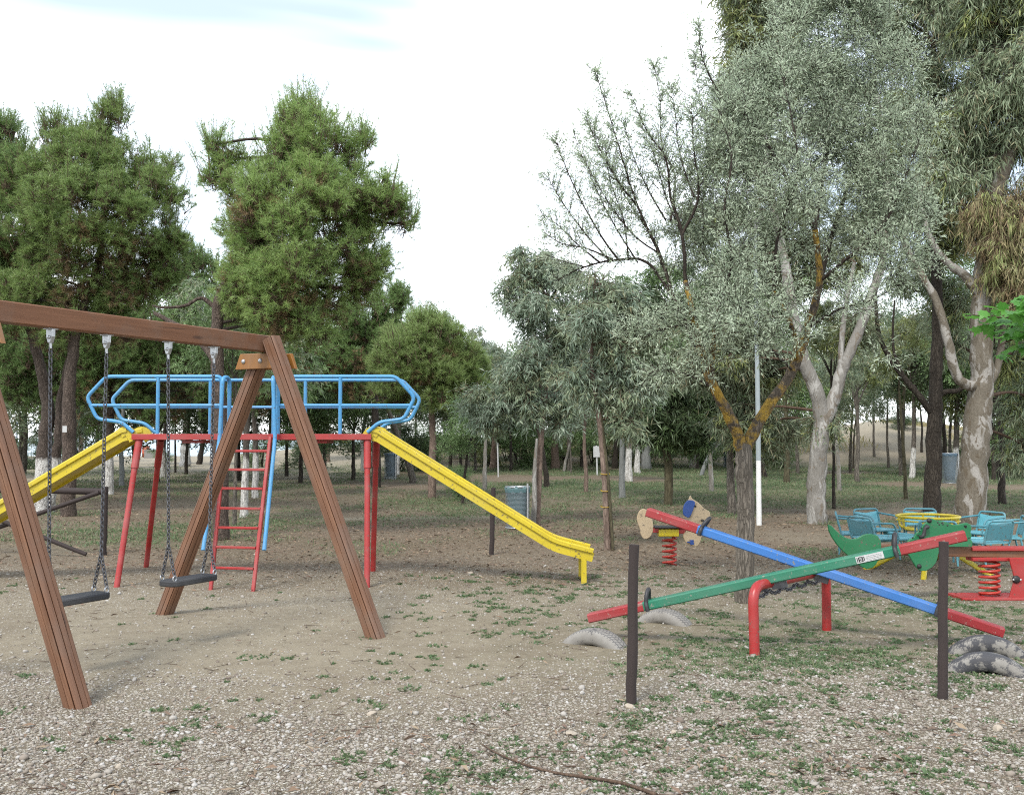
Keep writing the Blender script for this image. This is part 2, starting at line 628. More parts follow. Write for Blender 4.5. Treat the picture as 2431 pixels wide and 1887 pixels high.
# swing frame: solved from the beam line (both A-frames at right angles to it)
BE = V((-1.95, 8.10, 0))                      # under the far end of the beam
BD = V((-.461, -.887, 0)).normalized()        # towards the near end
AD = V((.887, -.461, 0)).normalized()         # along an A-frame


def beam_at(u):
    """distance along the beam at which it is seen in column u"""
    k = (u * S - CX) / F
    return (BE.x - k * BE.y) / (k * BD.y - BD.x)


ZB0, ZB1 = 2.185, 2.315                        # underside and top of the beam
sw = thing('swing_set', 'brown wooden swing set with a square beam on slanting grooved legs', 'swing frame', (-1.95, 8.10, 0))
mb = MB()
mb.bar(BE - BD * .04 + V((0, 0, (ZB0 + ZB1) / 2)), BE + BD * 3.4 + V((0, 0, (ZB0 + ZB1) / 2)), .095, ZB1 - ZB0, ch=.007, seg=6)
mb.build('beam', M['swing_beam'], sw)


def groove_prof(r):
    pr = []
    n = 120
    for k in range(n):
        a = 2 * PI * k / n
        q = 1.0 / (abs(math.cos(a)) ** 5 + abs(math.sin(a)) ** 5) ** .2       # rounded square
        g = .80 if k % 12 == 5 else 1.0
        pr.append((math.cos(a) * r * q * g, math.sin(a) * r * q * g))
    return pr


def swing_leg(foot, top):
    d = (top - foot).normalized()
    foot = foot - d * .12
    MB().sweep([foot.lerp(top, i / 8) for i in range(9)], groove_prof(.059), up=BD, smooth=False).build('leg', M['swing_leg'], sw)


far_l, far_r = gd(351, 1309), gd(801, 1359)
apex = BE + V((0, 0, 2.29))
swing_leg(far_r, at(578, 722, apex.y - .11))
swing_leg(far_l, apex + AD * -.13 + BD * -.05 + V((0, 0, -.135)))
near_r = gd(166, 1506)
tn = beam_at(-52)
apn = BE + BD * tn + V((0, 0, 2.26))
swing_leg(near_r, apn + BD * .10)
swing_leg(V((2 * apn.x - near_r.x - .3, 2 * apn.y - near_r.y + .15, 0)), apn + AD * -.13 + V((0, 0, -.1)))
for (c, sgn) in ((BE, 1), (BE + BD * tn - AD * .10, 1)):
    for side in (-1, 1):
        o_ = c + V((0, 0, 2.055)) + BD * (.018 if side > 0 else -.115)
        MB().plate([(-.31, 0), (.20, 0), (.15, .125), (-.26, .125)], o_ + AD * 0, AD, (0, 0, 1), .036 if side > 0 else .036, ch=.005).build('bracket', M['bracket'], sw)
        if side > 0:
            for bx in (-.22, -.045):
                MB().lathe([(0, .012), (.012, .011), (.019, .004), (.021, -.01)], c + AD * bx + V((0, 0, 2.118)) + BD * .055, BD, 12).build('bolt', M['galv'], sw)

SEATS = []
for (ua, ub, lab) in ((105, 225, 'black flat swing half hidden behind the thick near wooden leg'),
                      (357, 455, 'black flat swing hanging in front of the red ladder')):
    ta, tb = beam_at(ua), beam_at(ub)
    mid = (ta + tb) / 2
    zs = .475
    c = BE + BD * mid
    st = thing('swing', lab, 'swing', (c.x, c.y, zs), 'swing seats hanging on chains')
    hang = {}
    for t_ in (ta, tb):
        p = BE + BD * t_
        h = MB()
        z = ZB0
        h.bar(p + V((0, 0, z - .001)) - BD * .035, p + V((0, 0, z - .001)) + BD * .035, .05, .012, ch=.002)
        h.plate([(-.028, 0), (.028, 0), (.028, -.045), (.012, -.085), (-.012, -.085), (-.028, -.045)], p + V((0, 0, z - .006)) - BD * .014, AD, (0, 0, 1), .028, ch=.004)
        h.lathe([(0, -.02), (.012, -.02), (.012, .02), (0, .02)], p + V((0, 0, z - .055)), BD, 10)
        h.tube([p + V((0, 0, z - .085)), p + V((0, 0, z - .125))], .010, 8)
        h.build('hanger', M['galv'], sw)
    # moulded seat board, corners cut, ribbed edge
    w, d = .225, .085
    out = [(-w, -d + .03), (-w + .03, -d), (w - .03, -d), (w, -d + .03), (w, d - .03), (w - .03, d), (-w + .03, d), (-w, d - .03)]
    MB().plate(out, c + V((0, 0, zs - .02)), BD, V((0, 0, 1)).cross(BD), .042, ch=.008).build('seat', M['seat_black'], st)
    PD = V((0, 0, 1)).cross(BD)
    for t_ in (ta, tb):
        sx = .195 if t_ > mid else -.195
        p = BE + BD * t_
        knot = V((0, 0, 0)) + p.lerp(c + BD * sx, .86) + V((0, 0, zs + .27))
        chain_mb([p + V((0, 0, ZB0 - .12)), knot]).build('chain', M['chain'], st)
        for e in (-1, 1):
            foot = c + BD * sx + PD * (.06 * e) + V((0, 0, zs + .05))
            chain_mb([knot, foot]).build('chain', M['chain'], st)
            rng = [foot + V((0, 0, -.012)) + BD * (.016 * math.cos(a)) + V((0, 0, .02 * math.sin(a))) for a in [2 * PI * k / 12 for k in range(12)]]
            MB().tube(rng, .005, 6, False, closed=True).build('shackle', M['galv'], st)
    SEATS.append(st)

# ---- the double slide
YF, YB, ZP = 10.5, 11.15, 1.512
XL, XR = -3.94, -1.46
sl = thing('playground_slide', 'tall red platform with blue railings and a yellow chute at each end', 'slide', (-2.7, 10.8, 0))
mb = MB()
for y in (YF, YB):
    mb.bar((XL, y, ZP), (XR, y, ZP), .05, .062, ch=.006)
for x in (XL + .03, XR - .03):
    mb.bar((x, YF + .0265, ZP), (x, YB - .0265, ZP), .05, .058, ch=.006)
mb.bar((XL + .06, (YF + YB) / 2, ZP + .012), (XR - .06, (YF + YB) / 2, ZP + .012), YB - YF - .056, .02)
for x in (-3.35, -2.05):
    mb.bar((x - .11, YF + .3, ZP - .05), (x + .11, YF + .3, ZP - .05), .4, .03)
mb.build('platform', M['red'], sl)
for (u, v, xt, yt) in ((246, 1252, XL + .06, YF + .03), (310, 1208, XL + .08, YB - .03), (783, 1253, XR - .045, YF + .03), (795, 1217, XR - .03, YB - .03)):
    g = gd(u, v)
    top = V((xt, yt, ZP - .03))
    k = g.lerp(top, .80)
    m_ = MB().tube([g - V((0, 0, .1)), k], .030, 12).tube([k, top], .038, 12)
    m_.build('leg', M['red'], sl)
# ladder
ld = bpy.data.objects.new('ladder', None)
COL.objects.link(ld)
ld.parent = sl
ld.location = (0, 0, 0)
la, lb = gd(448, 1258), gd(538, 1261)
ta_, tb_ = V((-2.965, YF - .03, ZP)), V((-2.50, YF - .03, ZP))
for a, b in ((la, ta_), (lb, tb_)):
    MB().bar(a - V((0, 0, .08)), b, .035, .045, up=(0, 1, 0), ch=.006).build('stringer', M['red'], ld)
for v in (962, 1001, 1042, 1083, 1125, 1167, 1210):
    f = (1258 - v) / (1258 - 932)
    # convert the height on the picture into the fraction along the sloping stringer
    best = min(range(200), key=lambda i: abs(((lambda p: (CY - F * ((p - V((0, 0, EYE))).dot(_U) / (p - V((0, 0, EYE))).dot(_F))) / S)(la.lerp(ta_, i / 199))) - v)) / 199
    MB().bar(la.lerp(ta_, best) + V((.018, 0, 0)), lb.lerp(tb_, best) - V((.018, 0, 0)), .026, .026, ch=.005).build('rung', M['red'], ld)
# ladder hand rails, looping over on to the platform
for xs, xo, yo in ((-2.955, -.05, 0), (-2.49, .055, 0)):
    a = V((xs + xo, 9.985, .40))
    if xs < -2.7:
        a.x = -3.035
    b = V((xs + xo, YF - .10, 1.50))
    c = V((xs + xo * .5, YF - .10, 2.13))
    d = V((xs, YF + .06, 2.13))
    e = V((xs, YF + .06, ZP + .02))
    MB().tube(rounded([a - V((0, .0, 0)), b, c, d, e], .07, 5), .021, 10).build('handrail', M['rail_blue'], sl)
RP = [(-4.22, 2.14), (-4.42, 1.925), (-4.31, 1.70), (-4.05, 1.665), (-3.93, 1.56)]
for y, front in ((YF, True), (YB, False)):
    sec = bpy.data.objects.new('guard_rail', None)
    COL.objects.link(sec)
    sec.parent = sl
    mir = lambda P: [(-5.43 - x, z) for x, z in P]
    V3 = lambda P: [V((x, y, z)) for x, z in P]
    if front:
        left = [(-3.02, 1.53), (-3.02, 2.14)] + RP
        right = [(-2.43, 1.53), (-2.43, 2.14)] + mir(RP)
        MB().tube(rounded(V3(left), .055), .020, 10).build('rail', M['rail_blue'], sec)
        MB().tube(rounded(V3(right), .055), .020, 10).build('rail', M['rail_blue'], sec)
        MB().tube(V3([(-3.035, 1.84), (-4.378, 1.84)]), .017, 8).build('rail', M['rail_blue'], sec)
        MB().tube(V3([(-2.415, 1.84), (-1.052, 1.84)]), .017, 8).build('rail', M['rail_blue'], sec)
        posts = (-3.68, -1.785)
    else:
        MB().tube(rounded(V3(RP[::-1] + mir(RP)), .055), .020, 10).build('rail', M['rail_blue'], sec)
        MB().tube(V3([(-4.378, 1.84), (-1.052, 1.84)]), .017, 8).build('rail', M['rail_blue'], sec)
        posts = (-3.33, -2.28)
    for x in posts:
        MB().tube(V3([(x, ZP + .01), (x, 2.13)]), .020, 10).build('post', M['rail_blue'], sec)


def chute(sgn):
    cx = -2.715
    X = lambda x: x if sgn > 0 else 2 * cx - x - .03
    P = [(-1.455, 1.555), (-1.40, 1.545), (.44, .405 if sgn > 0 else .45), (.84, .300 if sgn > 0 else .35)]
    path = rounded([V((X(x), 0, z)) for x, z in P], .10, 4)
    ch = bpy.data.objects.new('chute', None)
    COL.objects.link(ch)
    ch.parent = sl
    ch.location = (0, 0, 0)
    y0, y1 = YF + .035, YF + .475
    for y, o in ((y0, -1), (y1, 1)):
        m_ = MB()
        # side wall: flat board under a thicker rolled lip
        m_.sweep([p + V((0, y, -.032)) for p in path], [(-.011, -.048), (.011, -.048), (.011, .048), (-.011, .048)], up=(0, 0, 1), smooth=False)
        m_.sweep([p + V((0, y, .032)) for p in path], [(-.034, -.02), (-.028, -.026), (.028, -.026), (.034, -.02), (.034, .014), (.022, .026), (-.022, .026), (-.034, .014)], up=(0, 0, 1), smooth=False)
        m_.build('side_wall', M['yellow'], ch)
    MB().sweep([p + V((0, (y0 + y1) / 2, -.055)) for p in path], [(-(y1 - y0) / 2 + .012, -.008), ((y1 - y0) / 2 - .012, -.008), ((y1 - y0) / 2 - .012, .008), (-(y1 - y0) / 2 + .012, .008)], up=(0, 0, 1), smooth=False).build('bed', M['yellow'], ch)
    for k, y in enumerate((y0, y1)):
        x = X(.745)
        MB().bar((x, y + .01 * (1 - 2 * k), -.1), (x, y + .01 * (1 - 2 * k), .255), .055, .05, up=(0, 1, 0), ch=.004).build('support', M['yellow'], ch)
    # rounded hump where the chute leaves the platform
    hump = [V((X(-1.53), 0, 1.53)), V((X(-1.49), 0, 1.60)), V((X(-1.44), 0, 1.625)), V((X(-1.385), 0, 1.60))]
    for y in (y0, y1):
        MB().sweep([p + V((0, y, -.05)) for p in catmull(hump, 4)], [(-.02, -.05), (.02, -.05), (.02, .05), (-.02, .05)], up=(0, 0, 1), smooth=False).build('hump', M['yellow'], ch)


chute(1)
chute(-1)

# ---- double seesaw
sf = thing('seesaw_stand', 'red bent steel pipe stand carrying the two crossing seesaw boards', 'seesaw stand', tuple(gd(1610, 1398)))
g1, g2 = gd(1610, 1398), gd(1760, 1331)
g2 = g2.lerp(V((2.46, 7.95, 0)), .7)
p1, p2 = V((g1.x - .005, g1.y + .02, .475)), V((g2.x, g2.y, .455))
path = rounded([g1 - V((0, 0, .1)), p1, p2, g2 - V((0, 0, .1))], .13, 6)
MB().tube(path, .036, 14).build('stand_pipe', M['red'], sf)
lnk = []
for k in range(60):
    f = k / 59
    p = (p1 + V((0, 0, -.002))).lerp(p2, .06 + .9 * f)
    lnk.append(p + V((-.03, -.02, -.052 - .03 * abs(math.sin(f * PI * 5)))))
chain_mb(lnk, .036, .006, .012).build('chain', M['chain'], sf)


def seesaw(c, th, zl, zr, half, mid_mat, label, sticker=False):
    d = V((math.cos(th), -math.sin(th), 0))
    a = c - d * half
    b = c + d * half
    a.z, b.z = zl, zr
    ax = (b - a).normalized()
    L = (b - a).length
    side = ax.cross(V((0, 0, 1))).normalized()       # towards the camera
    upv = side.cross(ax)
    t = thing('seesaw_board', label, 'seesaw', ((a + b) / 2), 'boards of the double seesaw')
    e = .43
    W, H = .125, .066
    MB().bar(a + ax * e, b - ax * e, W, H, up=upv, ch=.008, seg=4).build('plank', mid_mat, t)
    MB().bar(a, a + ax * e, W, H, up=upv, ch=.008).build('seat_end', M['plank_red'], t)
    MB().bar(b - ax * e, b, W, H, up=upv, ch=.008).build('seat_end', M['plank_red'], t)
    for p in (a + ax * (e + .03), b - ax * (e + .03)):
        s_ = 1 if p == a else -1
        loop = []
        for k in range(15):
            an = PI * k / 14
            lean = ax * (.03 * math.sin(an))
            loop.append(p + side * (.062 * math.cos(an)) + upv * (H / 2 - .01 + .088 * math.sin(an) ** .8) + lean)
        loop = [loop[0] - upv * .06 + side * .016] + [loop[0] - upv * .02 + side * .016] + loop + [loop[-1] - upv * .02 - side * .016, loop[-1] - upv * .06 - side * .016]
        MB().tube(rounded(loop, .01, 2), .0155, 8).build('handle', M['black'], t)
    # bracket that clamps the board on the pipe
    m_ = MB()
    for q in (-.07, .07):
        m_.bar((a + b) / 2 + ax * q - upv * (H / 2 + .05), (a + b) / 2 + ax * q - upv * (H / 2 - .004), .012, .11, up=ax)
    m_.build('pivot_clamp', M['chain'], t)
    if sticker:
        so = b - ax * (e + .03) + side * (W / 2 + .001) - ax * .265
        m_ = MB().plate([(0, -.024), (.185, -.024), (.185, .024), (0, .024)], so, ax, upv, .0015, ch=.0004)
        st = m_.build('sticker', M['sticker'], t)
        m_ = MB()
        z = .0016
        def blk(x0, y0, x1, y1):
            m_.plate([(x0, y0), (x1, y0), (x1, y1), (x0, y1)], so + side * z, ax, upv, .0006, ch=.0002)
        for x0 in (.006, .052):                                     # black brackets round the emblem
            blk(x0, -.015, x0 + .006, .015)
        blk(.016, -.017, .048, .017)
        m_.build('emblem', M['ink'], st)
        m_ = MB()
        z = .0024
        for (x0, y0, x1, y1) in ((.024, .008, .040, .012), (.024, -.002, .028, .012), (.024, -.002, .040, .002), (.036, -.012, .040, .002), (.024, -.012, .040, -.008)):
            blk(x0, y0, x1, y1)
        m_.build('letter_mark', M['sticker'], st)
        m_ = MB()
        z = .0016
        rr = random.Random(3)
        for row in range(4):
            x = .068
            while x < .17:
                w_ = rr.uniform(.006, .02)
                blk(x, .013 - row * .010 - .003, min(.176, x + w_), .013 - row * .010)
                x += w_ + .004
        m_.build('small_print', M['ink_grey'], st)
    return t


M['sticker'] = paint('white_sticker', (.72, .73, .72), .4, .2)
M['ink'] = paint('black_ink', (.02, .02, .02), .5, .1)
M['ink_grey'] = paint('grey_ink', (.30, .31, .32), .5, .1)
seesaw(V((1.82, 7.25, 0)), R(18), .155, .845, 1.30, M['plank_green'], 'green seesaw board with red ends and a white sticker', True)
seesaw(V((2.32, 7.80, 0)), R(21), .90, .105, 1.30, M['plank_blue'], 'blue seesaw board with red ends, tilted down to the right')


def tyre_mat(name, keep):
    t = NT(name)
    uv, o = t.uvs(), t.obj()
    s = t.n('ShaderNodeSeparateXYZ')
    t.l(uv, s.inputs[0])
    u, v = s.outputs['X'], s.outputs['Y']
    tread = t.math('MULTIPLY', t.math('GREATER_THAN', u, .066), t.math('LESS_THAN', u, .226))
    zig = t.math('ABSOLUTE', t.math('SUBTRACT', u, .146))
    ph = t.math('ADD', t.math('MULTIPLY', v, 34.0), t.math('MULTIPLY', zig, 16.0))
    gro = t.math('LESS_THAN', t.math('FRACT', ph), .2)
    ring = t.math('LESS_THAN', t.math('ABSOLUTE', t.math('SUBTRACT', t.math('FRACT', t.math('MULTIPLY', zig, 24.0)), .5)), .1)
    gro = t.math('MULTIPLY', t.math('MAXIMUM', gro, ring), tread)
    land = t.math('SUBTRACT', 1.0, t.math('MULTIPLY', gro, .72))
    n = t.noise(o, 11, 5, .72)
    msk = t.math('MULTIPLY', t.ramp(n, [(keep, 0), (keep + .07, 1)]), land)
    wh = t.mix(t.noise(o, 14, 4), (.14, .125, .105), (.28, .27, .25))
    col = t.mix(msk, (.05, .05, .055), wh)
    return t.done(t.principled(col, .8, t.bump(land, .6, .006)))


M['tyre_a'] = tyre_mat('white_painted_tyre', .34)
M['tyre_b'] = tyre_mat('worn_white_tyre', .49)


def tyre(c, ang, Rr, top, name_mat, label, tilt=0.0):
    """upper arc of a lorry tyre sunk upright in the ground"""
    d = V((math.cos(ang), -math.sin(ang), 0))
    sd = V((math.sin(ang), math.cos(ang), 0))
    z0 = c.z + top - Rr - .055
    upv = (V((0, 0, 1)) + sd * tilt).normalized()
    pts = []
    for k in range(41):
        a = PI * (.06 + .88 * k / 40)
        pts.append(V((c.x, c.y, z0)) - d * (Rr * math.cos(a)) + upv * (Rr * math.sin(a)))
    prof = [(.082, -.02), (.088, .012), (.080, .038), (.068, .052), (.035, .057), (0, .058), (-.035, .057), (-.068, .052), (-.080, .038), (-.088, .012), (-.082, -.02), (-.070, -.045), (-.055, -.05), (-.050, -.02), (-.04, .025), (0, .034), (.04, .025), (.050, -.02), (.055, -.05), (.070, -.045)]
    m_ = MB()
    # frames: keep the tread facing outward
    vs, n, m = [], len(pts), len(prof)
    per = [0]
    for k in range(m):
        per.append(per[-1] + math.hypot(prof[k][0] - prof[(k + 1) % m][0], prof[k][1] - prof[(k + 1) % m][1]))
    cc = V((c.x, c.y, z0))
    for p in pts:
        rad = (p - cc).normalized()
        vs += [p + sd * q[0] + rad * q[1] for q in prof]
    fs, uvs = [], []
    for i in range(n - 1):
        for k in range(m):
            k2 = (k + 1) % m
            fs.append([i * m + k, (i + 1) * m + k, (i + 1) * m + k2, i * m + k2])
            uvs.append([(per[k], i * .024), (per[k], i * .024 + .024), (per[k + 1], i * .024 + .024), (per[k + 1], i * .024)])
    m_.add(vs, fs, uvs, True)
    o = m_.build('buried_tyre', name_mat, None, loc=(c.x, c.y, c.z))
    tag(o, label, 'tyre', 'half buried tyres under the seesaw')


def mid(a, b):
    return (a + b) / 2


tyre(V((.60, 7.42, 0)), R(30), .25, .115, M['tyre_a'], 'white worn tyre under the low red end of the green board')
tyre(mid(gd(1370, 1318), gd(1464, 1336)), R(30), .23, .105, M['tyre_a'], 'white tyre behind the dark post, under the raised blue board')
tyre(mid(gd(2046, 1400), gd(2184, 1396)) + V((0, .06, 0)), R(16), .27, .125, M['tyre_b'], 'black and white tyre touching the low end of the blue board')
tyre(mid(gd(2040, 1428), gd(2172, 1440)), R(22), .26, .125, M['tyre_b'], 'worn tyre nearest the camera, to the right of the tall dark post')

# ---- dog on a spring
D = 11.95
gs = gd(1428, 1205)
dog = thing('spring_rider', 'tan dog shaped spring rider with a blue ear', 'spring rider', gs)


def spring_mb(base, h, r, turns, w):
    m_ = MB()
    n = int(turns * 18)
    pts = [base + V((r * math.cos(2 * PI * turns * i / n), r * math.sin(2 * PI * turns * i / n), h * i / n)) for i in range(n + 1)]
    return m_.tube(pts, w, 8)


spring_mb(V((gs.x, gs.y, .0)), .41, .078, 6.3, .0135).build('spring', M['spring'], dog)


def prof_pts(P, D):
    """outline traced on the survey sketch, turned into metres at distance D around its first point"""
    k = S * D / F
    return [(u * k, -v * k) for u, v in P]


def panel(P, D, mat, parent, name, th=.03, yaw=0.0, label=None):
    c = at(P[0][0], P[0][1], D)
    q = [((u - P[0][0]) * S * D / F, -(v - P[0][1]) * S * D / F) for u, v in P]
    ax = V((math.cos(yaw), math.sin(yaw), 0))
    return MB().plate(q, c, ax, (0, 0, 1), th, ch=.005).build(name, mat, parent, label=label)


def smooth2(P, k=4):
    n = len(P)
    out = []
    for i in range(n):
        p0, p1, p2, p3 = [V((q[0], q[1])) for q in (P[i - 1], P[i], P[(i + 1) % n], P[(i + 2) % n])]
        for j in range(k):
            t = j / k
            v = .5 * ((2 * p1) + (p2 - p0) * t + (2 * p0 - 5 * p1 + 4 * p2 - p3) * t * t + (3 * p1 - p0 - 3 * p2 + p3) * t ** 3)
            out.append((v.x, v.y))
    return out


# crop (1350,1100)-(1900,1700) was viewed at 2.825x; back to the sketch scale
K1 = lambda P: [((1350 + x / 2.8255) / S, (1100 + y / 2.825) / S) for x, y in P]
tail = K1([(478, 312), (510, 305), (540, 330), (556, 372), (566, 425), (556, 470), (530, 498), (500, 500), (480, 470), (474, 430), (462, 400), (456, 360)])
head = K1([(815, 215), (826, 235), (868, 262), (905, 300), (940, 320), (944, 350), (930, 375), (900, 395), (886, 440), (886, 490), (868, 540), (845, 553), (815, 548), (790, 535), (770, 505), (766, 470), (790, 440), (800, 400), (815, 350), (800, 320), (790, 280), (800, 245)])
panel(smooth2(tail, 3), D - .02, M['tan'], dog, 'tail_panel')
panel(smooth2(head, 3), D - .02, M['tan'], dog, 'head_panel')
ear = K1([(800, 246), (842, 254), (838, 292), (808, 358), (775, 350), (764, 325), (772, 278)])
panel(smooth2(ear, 3), D - .055, M['blue_small'], dog, 'ear', .03)
cfoot = K1([(812, 512), (836, 512), (838, 542), (815, 545), (812, 533), (793, 530), (793, 524), (812, 522)])
panel(cfoot, D - .05, M['blue_small'], dog, 'footrest', .026)
e_ = at((1350 + 850 / 2.825) / S, (1100 + 287 / 2.825) / S, D - .052)
MB().lathe([(0, .006), (.011, .004), (.013, 0)], e_, (0, -1, 0), 12).build('eye', M['ink'], dog)
for a, b in (((525, 446), (602, 446)), ((725, 452), (832, 452))):
    p, q = at(*K1([a])[0], D), at(*K1([b])[0], D)
    MB().bar(p, q, .09, .055, ch=.006).build('board', M['red'], dog)
p, q = at(*K1([(600, 462)])[0], D), at(*K1([(733, 462)])[0], D)
MB().bar(p, q, .13, .085, ch=.006).build('spring_mount', M['yellow'], dog)
p, q = at(*K1([(570, 424)])[0], D), at(*K1([(770, 424)])[0], D)
MB().bar(p, q, .22, .018, ch=.006).build('seat', M['galv2'] if 'galv2' in M else M['black'], dog)
hp = at(*K1([(888, 378)])[0], D)
MB().tube([hp + V((0, -.16, 0)), hp + V((0, .16, 0))], .014, 8).build('handle', M['black'], dog)

# ---- crocodile seesaw on springs
DC = 9.55
K2 = lambda P: [((1950 + x / 4.5405) / S, (1150 + y / 4.54) / S) for x, y in P]
gc = at(2110, 1272, DC)
croc = thing('spring_seesaw', 'spring seesaw with green crocodile panels, a brown plank and red springs', 'spring seesaw', (gc.x, gc.y, 0))
tailp = K2([(62, 428), (100, 440), (150, 495), (205, 542), (260, 572), (322, 586), (380, 574), (432, 542), (480, 529), (530, 530), (588, 545), (622, 590), (630, 660), (622, 730), (600, 800), (570, 852), (530, 890), (470, 900), (420, 882), (378, 850), (300, 780), (220, 715), (150, 635), (100, 560), (68, 490)])
headp = K2([(915, 610), (950, 585), (990, 560), (1012, 520), (1060, 482), (1090, 430), (1130, 402), (1150, 370), (1185, 363), (1220, 382), (1290, 390), (1340, 405), (1400, 430), (1450, 434), (1500, 420), (1560, 412), (1595, 430), (1606, 470), (1592, 510), (1606, 548), (1592, 585), (1612, 610), (1607, 668), (1380, 668), (1290, 672), (1245, 740), (1235, 790), (1215, 840), (1170, 890), (1110, 922), (1050, 922), (1005, 885), (965, 820), (925, 750)])
panel(tailp, DC - .05, M['croc'], croc, 'tail_panel', .03)
croc_head = panel(headp, DC - .05, M['croc'], croc, 'head_panel', .03)
MB().bar(at(*K2([(448, 690)])[0], DC + .03), at(2290, 1183, DC + .03), .10, .095, ch=.008, seg=4).build('plank', M['croc_plank'], croc)
zt = at(2150, 1170, DC).z
x0, x1 = at(*K2([(1607, 680)])[0], DC).x, at(2290, 1180, DC).x
for dz, nm in ((.0, 'clamp_plate'), (-.095, 'clamp_plate')):
    MB().bar((x0, DC + .03, zt + dz), (x1, DC + .03, zt + dz), .15, .034, ch=.006).build(nm, M['red'], croc)
for px_ in (1165, 1055, 1035, 500, 935):
    py_ = {1165: 388, 1055: 880, 1035: 703, 500: 690, 935: 705}[px_]
    dd = DC - .083 if px_ in (1165, 1055) else DC - .052
    MB().lathe([(0, .014), (.014, .012), (.022, .002), (.024, -.012)], at(*K2([(px_, py_)])[0], dd), (0, -1, 0), 12).build('bolt', M['ink'], croc)
for (x, y) in ((985, 572), (1012, 600), (1060, 500), (1040, 545), (1075, 470), (1255, 408), (1300, 412), (1270, 430), (1360, 440), (1310, 428), (1545, 448), (1570, 590), (1590, 575)):
    MB().lathe([(0, .002), (.007, .0015), (.008, 0)], at(*K2([(x, y)])[0], DC - .0805), (0, -1, 0), 8).build('spot', M['ink'], croc_head)
eye = K2([(1538, 440), (1562, 440), (1566, 455), (1556, 470), (1550, 455), (1538, 452)])
panel(eye, DC - .082, M['ink'], croc, 'eye', .002)
hh = [at(*K2([q])[0], DC - .12) for q in ((1150, 455), (1120, 470), (1105, 530), (1085, 565))]
MB().tube(catmull([hh[0] + V((0, .06, 0))] + hh + [hh[-1] + V((0, .06, 0))], 4), .016, 8).build('handle', M['black'], croc)
for u in (2111, 2250):
    b_ = at(u, 1266, DC + .03)
    s_ = bpy.data.objects.new('spring_foot', None)
    spring_mb(V((b_.x, DC + .03, .02)), zt - .13, .088, 6.6, .0125).build('spring', M['spring'], croc)
MB().bar((at(2038, 1272, DC).x, DC + .03, .012), (x1, DC + .03, .012), .36, .024, ch=.006).build('base_plate', M['red'], croc)
side = K2([(2015, 795), (2170, 795), (2130, 985), (2150, 1060), (2190, 1200), (2005, 1205), (2045, 1080), (2060, 985)])
side = K2([(2012, 790), (2300, 790), (2225, 1000), (2300, 1215), (2005, 1215), (2068, 1010)])
panel(side, DC - .06, M['red'], croc, 'stand_panel', .02)
bl = at(*K2([(2100, 1022)])[0], DC - .082)
bo = MB().lathe([(0, .02), (.02, .019), (.036, .008), (.038, -.004)], bl, (0, -1, 0), 16).build('pivot_bolt', M['ink'], croc)
for dx in (-.035, .033):
    MB().lathe([(0, .006), (.008, .005), (.009, 0)], bl + V((dx, -.018, 0)), (0, -1, 0), 8).build('bolt_cap', M['sticker'], bo)

# ---- roundabout with turquoise chairs
cc = at(1980, 1163, 11.9)
CXR, CYR = cc.x, 11.9
rb = thing('roundabout', 'turquoise roundabout with perforated chairs and a yellow hand wheel', 'roundabout', (CXR, CYR, 0))
zr = at(1980, 1101, 11.9).z
ringp = [V((CXR + .345 * math.cos(a), CYR + .345 * math.sin(a), zr)) for a in [2 * PI * k / 40 for k in range(40)]]
wh = MB().tube(ringp, .017, 8, False, closed=True).tube([p + V((0, 0, -.045)) for p in ringp], .010, 6, False, closed=True).build('hand_wheel', M['yellow'], rb)
for k in range(6):
    a = k * PI / 3 + .3
    d = V((math.cos(a), math.sin(a), 0))
    c = V((CXR, CYR, 0))
    MB().tube(rounded([c + d * .345 + V((0, 0, zr)), c + d * .335 + V((0, 0, zr - .14)), c + d * .10 + V((0, 0, zr - .16))], .05), .014, 8).build('spoke', M['yellow'], wh)
MB().lathe([(0, .60 - .18), (.09, .42), (.10, .40), (.10, .26), (.075, .24), (.075, .14), (0, .14)], (CXR, CYR, 0), n=20).build('hub', M['turq_dark'], rb)
for (u, v) in ((1843, 1213), (1969, 1236), (2117, 1226), (2005, 1192)):
    g = gd(u, v)
    t0 = V((CXR, CYR, .30)).lerp(V((g.x, g.y, .30)), .12)
    MB().tube([t0, g + V((0, 0, -.02))], .030, 10).build('leg', M['yellow'], rb)


